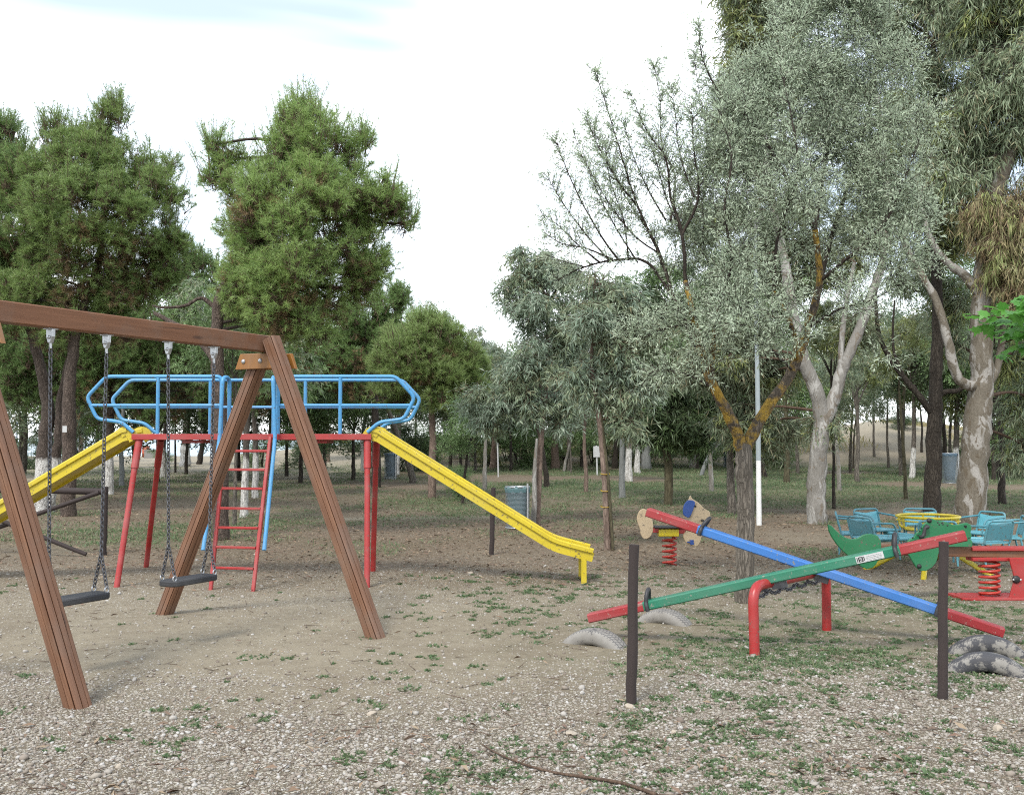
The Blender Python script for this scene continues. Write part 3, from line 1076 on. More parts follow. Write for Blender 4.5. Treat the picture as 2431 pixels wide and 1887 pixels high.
def chair(ang):
    d = V((math.cos(ang), math.sin(ang), 0))
    s_ = V((-d.y, d.x, 0))
    c = V((CXR, CYR, 0)) + d * .80
    ch = bpy.data.objects.new('chair', None)
    COL.objects.link(ch)
    ch.parent = rb
    ch.location = (0, 0, 0)
    zs, w = .365, .19
    P = lambda r, t, z: c + d * r + s_ * t + V((0, 0, z))
    MB().bar(P(-.17, 0, zs), P(.17, 0, zs), 2 * w - .03, .014).build('seat', M['turq'], ch)
    # back: tube hoop with a perforated sheet
    hoop = rounded([P(.17, -w, zs), P(.23, -w, zs + .24), P(.23, w, zs + .24), P(.17, w, zs)], .05)
    f = MB().tube(hoop, .012, 8)
    ax2 = (P(.23, 0, zs + .24) - P(.17, 0, zs)).normalized()
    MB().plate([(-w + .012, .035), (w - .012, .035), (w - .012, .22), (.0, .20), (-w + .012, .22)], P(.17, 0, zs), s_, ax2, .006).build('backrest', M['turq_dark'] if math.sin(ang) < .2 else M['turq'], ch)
    f.tube(rounded([P(-.17, -w, zs), P(-.17, w, zs)], .02), .012, 8)
    for t in (-w, w):
        f.tube([P(-.17, t, zs), P(.17, t, zs)], .012, 8)
        f.tube(rounded([P(.215, t, zs + .19), P(-.10, t * 1.03, zs + .17), P(-.17, t, zs)], .05), .011, 8)
        f.tube([P(-.15, t, zs), P(-.18, t * 1.05, .13)], .011, 8)
        f.tube([P(.15, t, zs), P(.20, t * 1.05, .13)], .011, 8)
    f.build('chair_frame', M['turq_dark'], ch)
    MB().tube([V((CXR, CYR, .335)) + d * .09, P(-.1, 0, .335)], .026, 10).build('arm', M['turq'], rb)


for k in range(4):
    for e in (-20, 20):
        chair(R(3 + 90 * k + e))
# ------------------------------------------------------------------ posts, fence, bins, small things
def log(a, b, r, seed, n=12, taper=.93):
    rr = random.Random(seed)
    a, b = V(a), V(b)
    pts, rad = [], []
    for i in range(13):
        f = i / 12
        pts.append(a.lerp(b, f) + V((rr.uniform(-1, 1), rr.uniform(-1, 1), 0)) * r * .10)
        rad.append(r * (1 - (1 - taper) * f) * rr.uniform(.96, 1.04))
    return MB().tube(pts, rad, n)


def post(u, v, utop, vtop, r, label, seed):
    g = gd(u, v)
    t = at(utop, vtop, g.y)
    o = log(g - V((0, 0, .15)), t, r, seed).build('wooden_post', M['post'], None, loc=g)
    tag(o, label, 'post', 'round wooden posts without rails')


post(1345, 1500, 1352, 1161, .031, 'dark round post in front of the green board, stone at its foot', 1)
post(2009, 1489, 2012, 1155, .029, 'dark round post beside the worn tyres at the right', 2)
post(1048, 1183, 1052, 1040, .032, 'short dark post seen behind the right yellow chute', 3)

g = gd(220, 1185)
hp = at(224, 1041, g.y)
fe = thing('wooden_fence', 'dark log fence with crossed braces behind the left chute', 'fence', g)
log(g - V((0, 0, .2)), hp + V((0, 0, .02)), .042, 4).build('post', M['post'], fe)
hl = V((hp.x - 2.3, hp.y, hp.z - .0))
log(hl, hp + V((.03, -.0, -.045)), .042, 5, taper=1).build('rail', M['post'], fe)
log(V((hl.x, hl.y, -.2)), V((hl.x, hl.y, hp.z)), .036, 6).build('post', M['post'], fe)
log(at(212, 1050, g.y - .03), V((hl.x + .1, hl.y - .03, .06)), .030, 7).build('brace', M['post'], fe)
q = gd(188, 1186)
log(V((hl.x + .1, hl.y - .09, hp.z - .05)), V((q.x, hl.y - .09, .02)), .030, 8).build('brace', M['post'], fe)


def cage_mat():
    t = NT('wire_cage')
    uv = t.uvs()
    s = t.n('ShaderNodeSeparateXYZ')
    t.l(t.mapping(uv, (70, 48, 1)), s.inputs[0])
    fx = t.math('FRACT', s.outputs['X'])
    fy = t.math('FRACT', s.outputs['Y'])
    k = t.math('MAXIMUM', t.math('LESS_THAN', fx, .22), t.math('LESS_THAN', fy, .26))
    p = t.principled((.20, .24, .26), .5, metal=.4)
    tr = t.n('ShaderNodeBsdfTransparent')
    mx = t.n('ShaderNodeMixShader')
    t.l(k, mx.inputs[0])
    t.l(tr.outputs[0], mx.inputs[1])
    t.l(p.outputs[0], mx.inputs[2])
    return t.done(mx)


M['cage'] = cage_mat()
M['bag'] = paint('blue_green_sack', (.11, .22, .235), .35, .5)
M['bag_blue'] = paint('blue_sack', (.085, .16, .23), .35, .5)


def bin_(g, r, h, label, bag):
    b = thing('litter_bin', label, 'litter bin', g, 'wire litter bins among the trees')
    rr = random.Random(int(g.x * 100))
    m_ = MB().lathe([(r * .93, .03), (r, h)], g, n=28)
    m_.build('wire_cage', M['cage'], b)
    ring = [V((g.x + r * math.cos(a), g.y + r * math.sin(a), g.z + h)) for a in [2 * PI * k / 28 for k in range(28)]]
    MB().tube(ring, .012, 6, False, closed=True).tube([p - V((0, 0, h - .03)) for p in ring], .010, 6, False, closed=True).build('rim', M['galv'], b)
    prof = [(0, .10), (r * .62, .10), (r * .70, .3 * h), (r * .80, .7 * h), (r * .95, h - .02), (r * 1.02, h + .012), (r * 1.045, h - .03), (r * 1.03, h - .09)]
    m_ = MB().lathe(prof, g, n=36)
    for k, v in enumerate(m_.v):
        a = math.atan2(v.y - g.y, v.x - g.x)
        f = 1 + .035 * math.sin(a * 9 + v.z * 6) * (1 if v.z > g.z + .15 else .3) - (.0)
        v.x, v.y = g.x + (v.x - g.x) * f * (.97 if v.z < g.z + h - .08 else 1), g.y + (v.y - g.y) * f * (.97 if v.z < g.z + h - .08 else 1)
    m_.build('sack', bag, b)
    MB().tube([V((g.x + r * .8, g.y - r * .72, g.z - .1)), V((g.x + r * .8, g.y - r * .72, g.z + h + .06))], .016, 8).build('stake', M['galv'], b)


bin_(gd(1104, 1128), .205, .70, 'large wire litter bin with a blue green sack behind the right chute', M['bag'])
bin_(gd(833, 1022), .24, .95, 'blue sacked litter bin between whitewashed and leaning trunks', M['bag_blue'])
bin_(gd(2026, 1031), .26, 1.0, 'far litter bin between the dark trunk and mottled trunk', M['bag_blue'])
bin_(gd(1553, 997), .25, 1.0, 'small far litter bin left of the forked silver tree', M['bag_blue'])

# lamp pole with whitewashed foot
g = gd(1619, 1120)
t_ = NT('grey_pole_paint')
z_ = t_.n('ShaderNodeSeparateXYZ')
oo = t_.obj()
t_.l(oo, z_.inputs[0])
wm = t_.ramp(t_.math('ADD', z_.outputs['Z'], t_.math('MULTIPLY', t_.noise(oo, 9, 2), .05)), [(0, 1), (1, 1)])
wm = t_.math('LESS_THAN', z_.outputs['Z'], 1.12)
M['pole'] = t_.done(t_.principled(t_.mix(wm, t_.mix(t_.noise(oo, 8, 4), (.22, .26, .27), (.32, .36, .37)), t_.mix(t_.noise(oo, 10, 4, .7), (.50, .50, .48), (.78, .78, .76))), .6))
lp = thing('lamp_post', 'thin grey lamp post with a white painted foot by the forked tree', 'lamp post', g)
MB().tube([g - V((0, 0, .2)), g + V((0, 0, 1.8)), g + V((-.02, 0, 5.2))], [.046, .043, .030], 14).build('pole', M['pole'], lp)
MB().lathe([(0, .30), (.10, .27), (.15, .18), (.14, .08), (.05, .0), (.03, -.1)], g + V((-.02, 0, 5.2)), n=18).build('lamp_head', M['sticker'], lp)

# white marker poles in the wood
for (u, v, vt, r, lab, board) in ((1063, 1017, 944, .030, 'thin white pole standing alone left of the litter bin', False),
                                  (1274, 1013, 950, .035, 'white pole carrying a small pale board under the trees', True)):
    g = gd(u, v)
    t0 = at(u - 2, vt, g.y)
    o = thing('marker_pole', lab, 'pole', g)
    MB().tube([g - V((0, 0, .1)), t0], r, 10).build('pole', M['whitewash'] if 'whitewash' in M else M['sticker'], o)
    if board:
        MB().bar(t0 + V((-.13, -.05, -.25)), t0 + V((.13, -.05, -.25)), .02, .44, ch=.004).build('board', M['tan_board'] if 'tan_board' in M else M['sticker'], o)

# split white stake tied to the young tree behind the bin
g = gd(1136, 1122)
t0 = at(1145, 935, g.y)
o = MB().tube(catmull([g - V((0, 0, .1)), g.lerp(t0, .3) + V((.015, 0, 0)), g.lerp(t0, .62) + V((-.012, 0, 0)), t0], 5), lerp_list([.055, .045, .036, .02], 16), 7).build('tree_stake', M['bark_pale'], None, loc=g)
tag(o, 'pale split stake leaning on the young tree beside the bin', 'stake')
g = gd(1300, 1172)
t0 = at(1277, 850, g.y)
o = MB().tube(catmull([g + V((.05, -.05, -.1)), g.lerp(t0, .5) + V((.045, -.03, 0)), t0], 5), .022, 8).build('tree_stake', M['bark_green'], None, loc=g)
tag(o, 'greenish stake bound to the slim leaning trunk with yellow ties', 'stake')

# stones and the fallen branch
def stone(u, v, size, seed, label):
    g = gd(u, v)
    rr = random.Random(seed)
    bm = bmesh.new()
    bmesh.ops.create_icosphere(bm, subdivisions=2, radius=1)
    k = [rr.uniform(.7, 1.2) for _ in range(3)]
    pl = [(V((rr.gauss(0, 1), rr.gauss(0, 1), rr.gauss(0, 1))).normalized(), rr.uniform(.55, .9)) for _ in range(9)]
    for v_ in bm.verts:
        for n_, d_ in pl:
            e = v_.co.dot(n_) - d_
            if e > 0:
                v_.co -= n_ * e
        v_.co = V((v_.co.x * k[0] * size, v_.co.y * k[1] * size * .8, v_.co.z * .55 * size)) 
    me = bpy.data.meshes.new('stone')
    bm.to_mesh(me)
    bm.free()
    me.materials.append(M['stone'])
    o = bpy.data.objects.new('stone', me)
    COL.objects.link(o)
    o.location = g + V((0, 0, size * .16))
    o.rotation_euler = (rr.uniform(-.2, .2), rr.uniform(-.2, .2), rr.uniform(0, 6))
    tag(o, label, 'stone', 'loose pale stones')


stone(1343, 1508, .035, 1, 'pale stone lying against the foot of the post below the green board')
stone(1218, 1566, .036, 2, 'flat pale stone left of the post on the gravel')
stone(1436, 1563, .026, 3, 'small grey stone in the weeds right of the post')
stone(1255, 1357, .045, 4, 'larger of two pale stones in front of the leftmost tyre')
stone(1292, 1364, .038, 5, 'smaller pale stone under the tyre, beside the post')
stone(793, 1523, .035, 6, 'white stone in open gravel below the swing leg')
stone(255, 1637, .030, 7, 'round pale stone on the gravel at the lower left')
stone(2128, 1556, .04, 8, 'long pale stone on the right below the tyres')
stone(547, 1185, .06, 9, 'pale stone on the soil behind the ladder')
stone(1003, 1224, .05, 10, 'tan stone lying below the right chute')
br = [gd(u, v) + V((0, 0, .012)) for u, v in ((1028, 1592), (1062, 1612), (1110, 1632), (1180, 1652), (1260, 1664), (1330, 1676), (1400, 1700))]
o = MB().tube(catmull(br, 4), lerp_list([.003, .0045, .006, .007, .008, .009], 25), 8)
o.tube(catmull([br[2], br[2] + V((.05, .04, .015)), br[2] + V((.13, .05, .008))], 4), lerp_list([.004, .002], 9), 6)
o = o.build('fallen_branch', M['twig_brown'], None, loc=br[3])
tag(o, 'long thin brown branch lying on the gravel at the bottom', 'branch')

# white paper on the dark pine trunk, planter and blue court fence far behind
M['blue_fence'] = paint('blue_fence_paint', (.035, .10, .20), .5, .3)
M['concrete'] = paint('grey_concrete', (.34, .33, .31), .85, .5)
M['orange'] = paint('orange_plastic', (.60, .13, .06), .5, .3)
g = gd(328, 977)
o = MB().bar(g + V((-.62, 0, .28)), g + V((.62, 0, .28)), .6, .62, ch=.02)
o.bar(g + V((-.66, 0, .60)), g + V((.66, 0, .60)), .66, .05, ch=.01)
o = o.build('concrete_planter', M['concrete'], None, loc=g)
tag(o, 'low grey concrete planter beyond the pines by the shore', 'planter')
g = gd(311, 975)
o = MB().lathe([(0, 0), (.26, 0), (.29, .3), (.29, .6), (.26, .9), (0, .9)], g, n=20).build('barrel', M['orange'], None, loc=g)
tag(o, 'orange barrel standing beside the far grey planter', 'barrel')
g = gd(40, 985)
cf = thing('court_fence', 'blue metal court fence behind the pines at the far left', 'fence', g)
for k in range(7):
    x = g.x - 4.5 + k * 1.45
    MB().tube([(x, g.y, -.1), (x, g.y, 2.5)], .04, 8).build('post', M['blue_fence'], cf)
for z in (.15, 1.25, 2.45):
    MB().tube([(g.x - 4.5, g.y, z), (g.x + 4.2, g.y, z)], .03, 8).build('rail', M['blue_fence'], cf)
m_ = MB()
for k in range(58):
    x = g.x - 4.4 + k * .148
    m_.tube([(x, g.y, .15), (x, g.y, 2.45)], .009, 4)
m_.build('bars', M['blue_fence'], cf)
c = at(138, 915, 19.5 - .21)
o = MB().bar(c + V((0, 0, -.06)), c + V((0, 0, .06)), .085, .006, up=(0, 1, 0), ch=.001).build('paper_notice', M['sticker'], None, loc=c)
tag(o, 'small white paper notice fixed to the thick dark pine trunk', 'notice')
# ------------------------------------------------------------------ trees
def unit(a):
    return a / np.maximum(np.linalg.norm(a, axis=-1, keepdims=True), 1e-9)


def perp(T, rs):
    r = rs.normal(size=T.shape)
    r -= T * (r * T).sum(-1, keepdims=True)
    return unit(r)


def leaves(P, T, L, W, rs, droop=.15):
    """lance shaped leaves folded along the midrib: two triangles joined as one quad island"""
    Sd = perp(T, rs)
    L = L[:, None]
    W = W[:, None]
    dn = np.array([0, 0, -1.0])
    m = P + T * L * .42
    tip = P + T * L + dn * L * droop
    up = np.cross(T, Sd) * W * .18
    return np.stack([P, m + Sd * W * .5 + up, tip, m - Sd * W * .5 + up], 1)


def needles(P, T, L, W, rs):
    Sd = perp(T, rs) * W[:, None] * .5
    return np.stack([P - Sd, P + Sd, P + T * L[:, None]], 1)


def clusters(blobs, nsub, rs, flat=1.0, lo=.22, hi=.46, reach=1.0):
    """each blob breaks up into smaller uneven clumps"""
    C, Rr = [], []
    for c, r in blobs:
        n = max(3, int(nsub * rs.uniform(.8, 1.2)))
        d = unit(rs.normal(size=(n, 3)))
        rho = reach * rs.uniform(.25, 1, size=(n, 1)) ** .6
        C.append(np.array(c) + d * rho * np.array([r, r, r * flat]))
        Rr.append(r * rs.uniform(lo, hi, size=n))
    return np.concatenate(C), np.concatenate(Rr)


def twig_mesh_tris(P0, P1, r):
    """very thin twigs as flat-sided needles (three sides)"""
    T = unit(P1 - P0)
    a = unit(np.cross(T, np.array([.3, .2, .93])))
    b = np.cross(T, a)
    out = []
    for k in range(3):
        q0 = a * math.cos(2.1 * k) + b * math.sin(2.1 * k)
        q1 = a * math.cos(2.1 * (k + 1)) + b * math.sin(2.1 * (k + 1))
        out.append(np.stack([P0 + q0 * r, P0 + q1 * r, P1 + q1 * r * .4, P1 + q0 * r * .4], 1))
    return np.concatenate(out)


def crown_euc(blobs, n, rs, mats, leafL=.13, leafW=.02, hang=1.0, extra=.12, nsub=18):
    """drooping sprays; mats = (leaf, second leaf, twig)"""
    C, Rr = clusters(blobs, nsub, rs, 1.0, .16, .36)
    w = Rr ** 2
    per = 9
    nt = int(n / per)
    i = rs.choice(len(C), nt, p=w / w.sum())
    P = C[i] + unit(rs.normal(size=(nt, 3))) * (rs.uniform(.2, 1, size=(nt, 1)) ** .5) * Rr[i][:, None]
    T = unit(np.stack([rs.normal(0, .6, nt), rs.normal(0, .6, nt), -rs.uniform(-.1, 1.1, nt) * hang], 1))
    LT = rs.uniform(.18, .42, nt) * (leafL / .13)
    f = rs.uniform(.1, 1, size=(nt, per))
    LP = (P[:, None, :] + T[:, None, :] * (LT[:, None] * f)[..., None]).reshape(-1, 3)
    LT2 = np.repeat(T, per, 0)
    D = unit(LT2 * .5 + rs.normal(size=LP.shape) * .5 + np.array([0, 0, -.42 * hang]))
    q = leaves(LP, D, leafL * rs.uniform(.65, 1.3, len(LP)), leafW * rs.uniform(.7, 1.2, len(LP)), rs, .1)
    tw = twig_mesh_tris(P, P + T * LT[:, None], .0035 * leafL / .13)
    second = np.repeat(rs.rand(len(C))[i] < extra, per)
    mi = np.concatenate([second.astype(int), np.full(len(tw), 2)])
    return [q, tw], mi


def crown_pine(blobs, n, rs, centre, dead=.10, L=.10, W=.0065, nsub=26, per=26, candles=0):
    """star shaped needle tufts on shoots turned up at the tips; dry brown tufts low inside; bare tipped leaders on top"""
    C, Rr = clusters(blobs, nsub, rs, 1.0, .15, .38, 1.10)
    w = Rr ** 2
    nt = int(n / per)
    i = rs.choice(len(C), nt, p=w / w.sum())
    d = unit(rs.normal(size=(nt, 3)))
    P = C[i] + d * (rs.uniform(.05, 1, size=(nt, 1)) ** .4) * Rr[i][:, None]
    out = unit(C[i] - np.array(centre))
    T = unit(d * .6 + out * .4 + np.array([0, 0, .5]) + rs.normal(size=(nt, 3)) * .3)
    LT = rs.uniform(.08, .20, nt)
    if candles:
        tops = np.array([list(b[0]) + [b[1]] for b in blobs])
        tops = tops[np.argsort(-tops[:, 2])][:max(4, int(len(tops) * .65))]
        nc = candles
        j = rs.randint(0, len(tops), nc)
        dd = unit(rs.normal(size=(nc, 3)) * np.array([1, 1, .5]) + np.array([0, 0, .7]))
        P2 = tops[j, :3] + dd * tops[j, 3:4] * rs.uniform(.8, 1.25, (nc, 1))
        T2 = unit(dd * .35 + np.array([0, 0, 1]) + rs.normal(size=(nc, 3)) * .22)
        P, T, LT = np.concatenate([P, P2]), np.concatenate([T, T2]), np.concatenate([LT, rs.uniform(.22, .42, nc)])
        i = np.concatenate([i, np.zeros(nc, int)])
    nt = len(P)
    f = rs.uniform(.25, 1.0, size=(nt, per))
    LP = (P[:, None, :] + T[:, None, :] * (LT[:, None] * f)[..., None]).reshape(-1, 3)
    Tn = np.repeat(T, per, 0)
    D = unit(Tn * rs.uniform(.2, 1.0, size=(len(LP), 1)) + perp(Tn, rs) * .8)
    q = needles(LP, D, L * rs.uniform(.65, 1.2, len(LP)), W * rs.uniform(.8, 1.2, len(LP)), rs)
    tw = twig_mesh_tris(P - T * .12, P + T * (LT * 1.08)[:, None], .0055 * W / .0065)
    ax = np.linalg.norm((C - np.array(centre))[:, :2], axis=1)
    low = (C[:, 2] < np.percentile(C[:, 2], 58)) & (ax < np.percentile(ax, 72))
    deadc = (rs.rand(len(C)) < dead * 2.6) & low
    dry = np.repeat(deadc[i] & (rs.rand(nt) < .6), per)
    mi = np.concatenate([dry.astype(int), np.full(len(tw), 2)])
    return [q, tw], mi


def crown_fine(blobs, n, rs, leafL, leafW, nsub=10, per=12, up=.35, tw_r=.003, lo=.2, hi=.42):
    """small leaves set along short rising twigs"""
    C, Rr = clusters(blobs, nsub, rs, 1.0, lo, hi)
    w = Rr ** 2
    nt = int(n / per)
    i = rs.choice(len(C), nt, p=w / w.sum())
    d = unit(rs.normal(size=(nt, 3)))
    P = C[i] + d * (rs.uniform(.1, 1, size=(nt, 1)) ** .5) * Rr[i][:, None]
    T = unit(d * .6 + rs.normal(size=(nt, 3)) * .4 + np.array([0, 0, up]))
    LT = rs.uniform(.14, .34, nt) * leafL / .055
    f = (np.arange(per) + rs.rand(nt, per)) / per
    LP = (P[:, None, :] + T[:, None, :] * (LT[:, None] * f)[..., None]).reshape(-1, 3)
    T2 = np.repeat(T, per, 0)
    D = unit(T2 * .75 + perp(T2, rs) * .8)
    q = leaves(LP, D, leafL * rs.uniform(.6, 1.25, len(LP)), leafW * rs.uniform(.75, 1.2, len(LP)), rs, .05)
    tw = twig_mesh_tris(P, P + T * LT[:, None], tw_r)
    return [q, tw], np.concatenate([np.zeros(len(q), int), np.ones(len(tw), int)])


def limb(mb, pts, r0, r1, n=9, k=6, wob=.25, seed=0, mat=0):
    rr = random.Random(seed)
    path = catmull(pts, k)
    m = len(path)
    rad = [r0 + (r1 - r0) * (i / (m - 1)) for i in range(m)]
    path = [p + V((rr.uniform(-1, 1), rr.uniform(-1, 1), 0)) * rad[i] * wob * (0 if i == 0 else 1) for i, p in enumerate(path)]
    rad = [q * rr.uniform(.93, 1.07) for q in rad]
    mb.tube(path, rad, n, True, mat)
    return path


def B(u, v, r, D, dD=0.0):
    return (at(u, v, D + dD), px(r, D + dD))


def twigs_into(mb, nodes, blobs, rs, r=.03, seed=0):
    """boughs from the nearest lower node of the trunk into each clump"""
    for k, (c, rad) in enumerate(blobs):
        best = min(nodes, key=lambda p: (p - c).length + (2.0 * max(0, p.z - c.z)))
        d = c - best
        midp = best + d * .5 + V((rs.uniform(-.1, .1), rs.uniform(-.1, .1), .06)) * d.length
        limb(mb, [best, midp, c], r, r * .4, 6, 4, .3, seed + k)
        for q in range(4):
            e = c + V(tuple(unit(rs.normal(size=3)))) * rad * .85
            limb(mb, [midp.lerp(c, .6), c.lerp(e, .5) + V((0, 0, .05 * rad)), e], r * .38, r * .14, 5, 3, .2, seed + 50 * q + k)


ROOT = V((0, 0, .12))


def mk_tree(name, label, cat, g, group=None):
    return thing(name, label, cat, g, group)


# --- pines on the left
def pine(label, g, trunk, r0, r1, blobs, n, seed, bk, mat=('needle', 'needle_dead', 'twig_brown'), dead=.1, extra=(), W=.0065, per=26, L=.10, candles=420):
    t = mk_tree('pine_tree', label, 'pine', g, 'pines around the playground')
    rs = np.random.RandomState(seed)
    mb = MB()
    nodes = limb(mb, [g - ROOT] + trunk, r0, r1, 12, 6, .12, seed)
    for (pts, a, b) in extra:
        nodes = nodes + limb(mb, pts, a, b, 8, 6, .25, seed + 7)
    mb.build('trunk', M[bk], t)
    up = [p for p in nodes if p.z > 1.2]
    bb = MB()
    twigs_into(bb, up, blobs, rs, .032, seed)
    bb.build('boughs', M['twig'], t)
    c = np.mean([np.array(b[0]) for b in blobs], 0) - np.array([0, 0, .3])
    P, mi = crown_pine(blobs, n, rs, c, dead, L, W, per=per, candles=candles)
    np_mesh('crown', P, [M[m] for m in mat], t, mi)
    return t


g = gd(474, 1160)
g = gd(470, 1150)
DB = g.y
pine('green pine rising behind the swing beam, with a crooked dark branch', g,
     [at(470, 930, DB), at(466, 800, DB), at(462, 690, DB), at(478, 610, DB), at(545, 530, DB), at(640, 420, DB), at(660, 280, DB)], .13, .03,
     [B(u, v, r, DB, dd) for u, v, r, dd in ((640, 300, 62, 0), (600, 350, 55, .3), (690, 310, 48, -.3), (715, 370, 55, 0), (565, 430, 70, -.4), (645, 430, 85, -.6), (735, 450, 72, 0), (795, 470, 55, .3),
      (815, 420, 40, -.2), (855, 455, 26, 0), (868, 480, 18, 0), (485, 340, 40, .2), (460, 370, 34, 0), (515, 420, 45, 0), (455, 310, 16, 0), (570, 520, 80, .4), (660, 540, 90, -.7), (755, 540, 72, .2), (600, 620, 80, -.3), (695, 615, 80, .3),
      (640, 675, 60, -.2), (780, 575, 45, 0), (540, 595, 52, .5), (555, 665, 52, 0), (660, 245, 24, 0), (640, 225, 16, 0), (625, 262, 28, .2), (770, 300, 24, .1), (748, 330, 30, 0), (770, 620, 32, .3), (512, 560, 30, -.2), (528, 505, 36, -.1), (495, 620, 36, -.3), (490, 670, 30, .5), (548, 560, 42, -.3), (590, 700, 44, .2))],
     290000, 11, 'bark_pine', dead=.07,
     extra=[([at(462, 660, DB), at(430, 636, DB), at(395, 652, DB - .2), at(350, 656, DB - .3), at(325, 652, DB - .3)], .035, .012),
            ([at(466, 780, DB), at(420, 720, DB + .3), at(370, 690, DB + .5), at(330, 668, DB + .6)], .06, .03)])

g = gd(147, 1072)
DA = 19.5
g = V((at(147, 1072, DA).x, DA, 0))
pine('broad bright pine with dry brown needles inside, above the swing beam', g,
     [at(148, 930, DA), at(150, 800, DA), at(170, 680, DA), at(210, 560, DA), at(225, 430, DA), at(230, 300, DA)], .15, .03,
     [B(u, v, r, DA, dd) for u, v, r, dd in ((200, 310, 42, 0), (238, 262, 34, 0), (245, 232, 15, 0), (130, 310, 44, .3), (112, 275, 22, 0), (175, 365, 72, -.4), (248, 385, 72, 0), (318, 372, 50, .2), (348, 425, 48, 0), (100, 410, 72, .3),
      (180, 450, 85, -.8), (280, 455, 85, -.5), (338, 505, 55, .2), (120, 500, 75, .2), (222, 540, 85, -.4), (312, 560, 62, .3), (180, 600, 72, 0), (268, 620, 62, .2), (100, 595, 55, .3), (350, 570, 44, .3),
      (60, 640, 60, -.3), (140, 690, 60, 0), (230, 690, 55, .4))],
     290000, 12, 'bark_pine', dead=.16, W=.008, L=.115)

g = gd(88, 1092)
DL = g.y
pine('dark pine at the left edge with two whitewashed stems', g,
     [at(95, 960, DL), at(100, 860, DL), at(70, 720, DL), at(20, 600, DL), at(-20, 450, DL)], .17, .04,
     [B(u, v, r, DL, dd) for u, v, r, dd in ((0, 330, 55, 0), (28, 390, 62, -.3), (-40, 420, 85, 0), (28, 480, 72, -.6), (-20, 550, 85, 0), (38, 590, 62, .2), (-60, 350, 80, .5), (-100, 480, 100, 0), (0, 655, 75, -.3), (8, 288, 22, 0), (70, 430, 40, .4), (75, 540, 45, .5))],
     240000, 13, 'bark_pine_white', ('needle_far', 'needle_dead', 'twig_brown'), dead=.1, W=.009, L=.12,
     extra=[([g + V((.12, .05, -.1)), at(122, 960, DL), at(128, 870, DL), at(150, 760, DL)], .11, .07)])

DC_ = 27.0
g = V((at(232, 1045, DC_).x, DC_, 0))
pine('far pine on a whitewashed trunk left of the red platform legs', g,
     [at(233, 930, DC_), at(240, 850, DC_), at(255, 740, DC_)], .14, .06,
     [B(u, v, r, DC_, dd) for u, v, r, dd in ((70, 730, 75, 0), (160, 750, 80, 0), (250, 765, 80, 0), (340, 745, 78, 0), (420, 660, 55, .5), (385, 600, 45, .6), (440, 585, 32, 0), (405, 560, 24, 0), (430, 780, 60, 0), (330, 840, 55, 0), (220, 845, 60, 0), (120, 820, 60, 0), (50, 810, 55, 0), (470, 845, 45, .4), (15, 745, 55, .5))],
     210000, 14, 'bark_pine_white', ('needle_far', 'needle_dead', 'twig_brown'), dead=.15, W=.013, L=.14)

DD = 31.0
g = V((at(802, 1012, DD).x, DD, 0))
pine('pine with spreading boughs above the right end of the blue railing', g,
     [at(801, 900, DD), at(795, 800, DD), at(780, 700, DD)], .15, .05,
     [B(u, v, r, DD, dd) for u, v, r, dd in ((715, 700, 60, 0), (780, 690, 55, -.5), (826, 655, 38, 0), (852, 640, 18, 0), (740, 775, 68, 0), (675, 795, 62, .5), (610, 825, 55, .5), (560, 785, 52, 0), (815, 720, 42, 0), (640, 720, 60, 1), (560, 710, 60, 1.0), (520, 820, 50, 1))],
     150000, 15, 'bark_dark', ('needle_far', 'needle_dead', 'twig_brown'), dead=.12, W=.014, L=.15)

g = gd(921, 1062)
DE = g.y
pine('bright green young pine with a scaly pinkish trunk behind the chute', g,
     [at(923, 950, DE), at(920, 860, DE), at(918, 760, DE)], .115, .04,
     [B(u, v, r, DE, dd) for u, v, r, dd in ((918, 735, 58, 0), (870, 775, 62, -.4), (965, 780, 58, 0), (915, 815, 62, -.4), (985, 770, 30, 0), (835, 815, 45, .6), (985, 825, 48, .4), (1005, 790, 30, .6), (850, 745, 35, .8), (905, 715, 26, 0), (930, 712, 22, 0), (870, 760, 40, .2))],
     110000, 16, 'bark_pink', ('needle_light', 'needle_dead', 'twig_brown'), dead=.04, W=.011, L=.15)

# --- the silver-leaved tree behind the seesaw
g = gd(1586, 1283)
DS = g.y
tr = mk_tree('silver_tree', 'silver leaved tree forking low with orange lichen on its limbs', 'tree', g)
rs = np.random.RandomState(21)
fork = at(1586, 948, DS)
mb = MB()
tp = limb(mb, [g - ROOT, at(1588, 1200, DS), at(1590, 1080, DS), at(1586, 990, DS), fork + V((0, 0, -.01))], .083, .078, 14, 6, .08, 3)
mb.build('trunk', M['bark_olive'], tr)
mb = MB()
n1 = limb(mb, [fork + V((-.01, 0, -.06)), at(1562, 900, DS - .05), at(1524, 830, DS - .1), at(1502, 775, DS - .15), at(1482, 690, DS - .2), at(1462, 600, DS - .1)], .062, .022, 11, 6, .12, 4)
n2 = limb(mb, [at(1513, 800, DS - .12), at(1520, 740, DS - .3), at(1532, 660, DS - .5)], .034, .016, 9, 6, .15, 5)
n3 = limb(mb, [fork + V((.01, 0, -.06)), at(1630, 880, DS), at(1690, 790, DS + .1), at(1722, 700, DS + .1), at(1748, 600, DS + .1), at(1738, 490, DS)], .060, .026, 11, 6, .12, 6)
n4 = limb(mb, [at(1700, 770, DS + .1), at(1690, 700, DS - .2), at(1650, 620, DS - .4)], .03, .014, 8, 6, .15, 8)
mb.build('limb', M['bark_lichen'], tr)
# long dark upright branches
mb = MB()
stems = []


def stem(pts, r0, r1=.004, seed=0, D0=0):
    P = [at(u, v, DS + dd) for u, v, dd in pts]
    path = limb(mb, P, r0, r1, 6, 7, .25, seed)
    stems.append((path, r0))


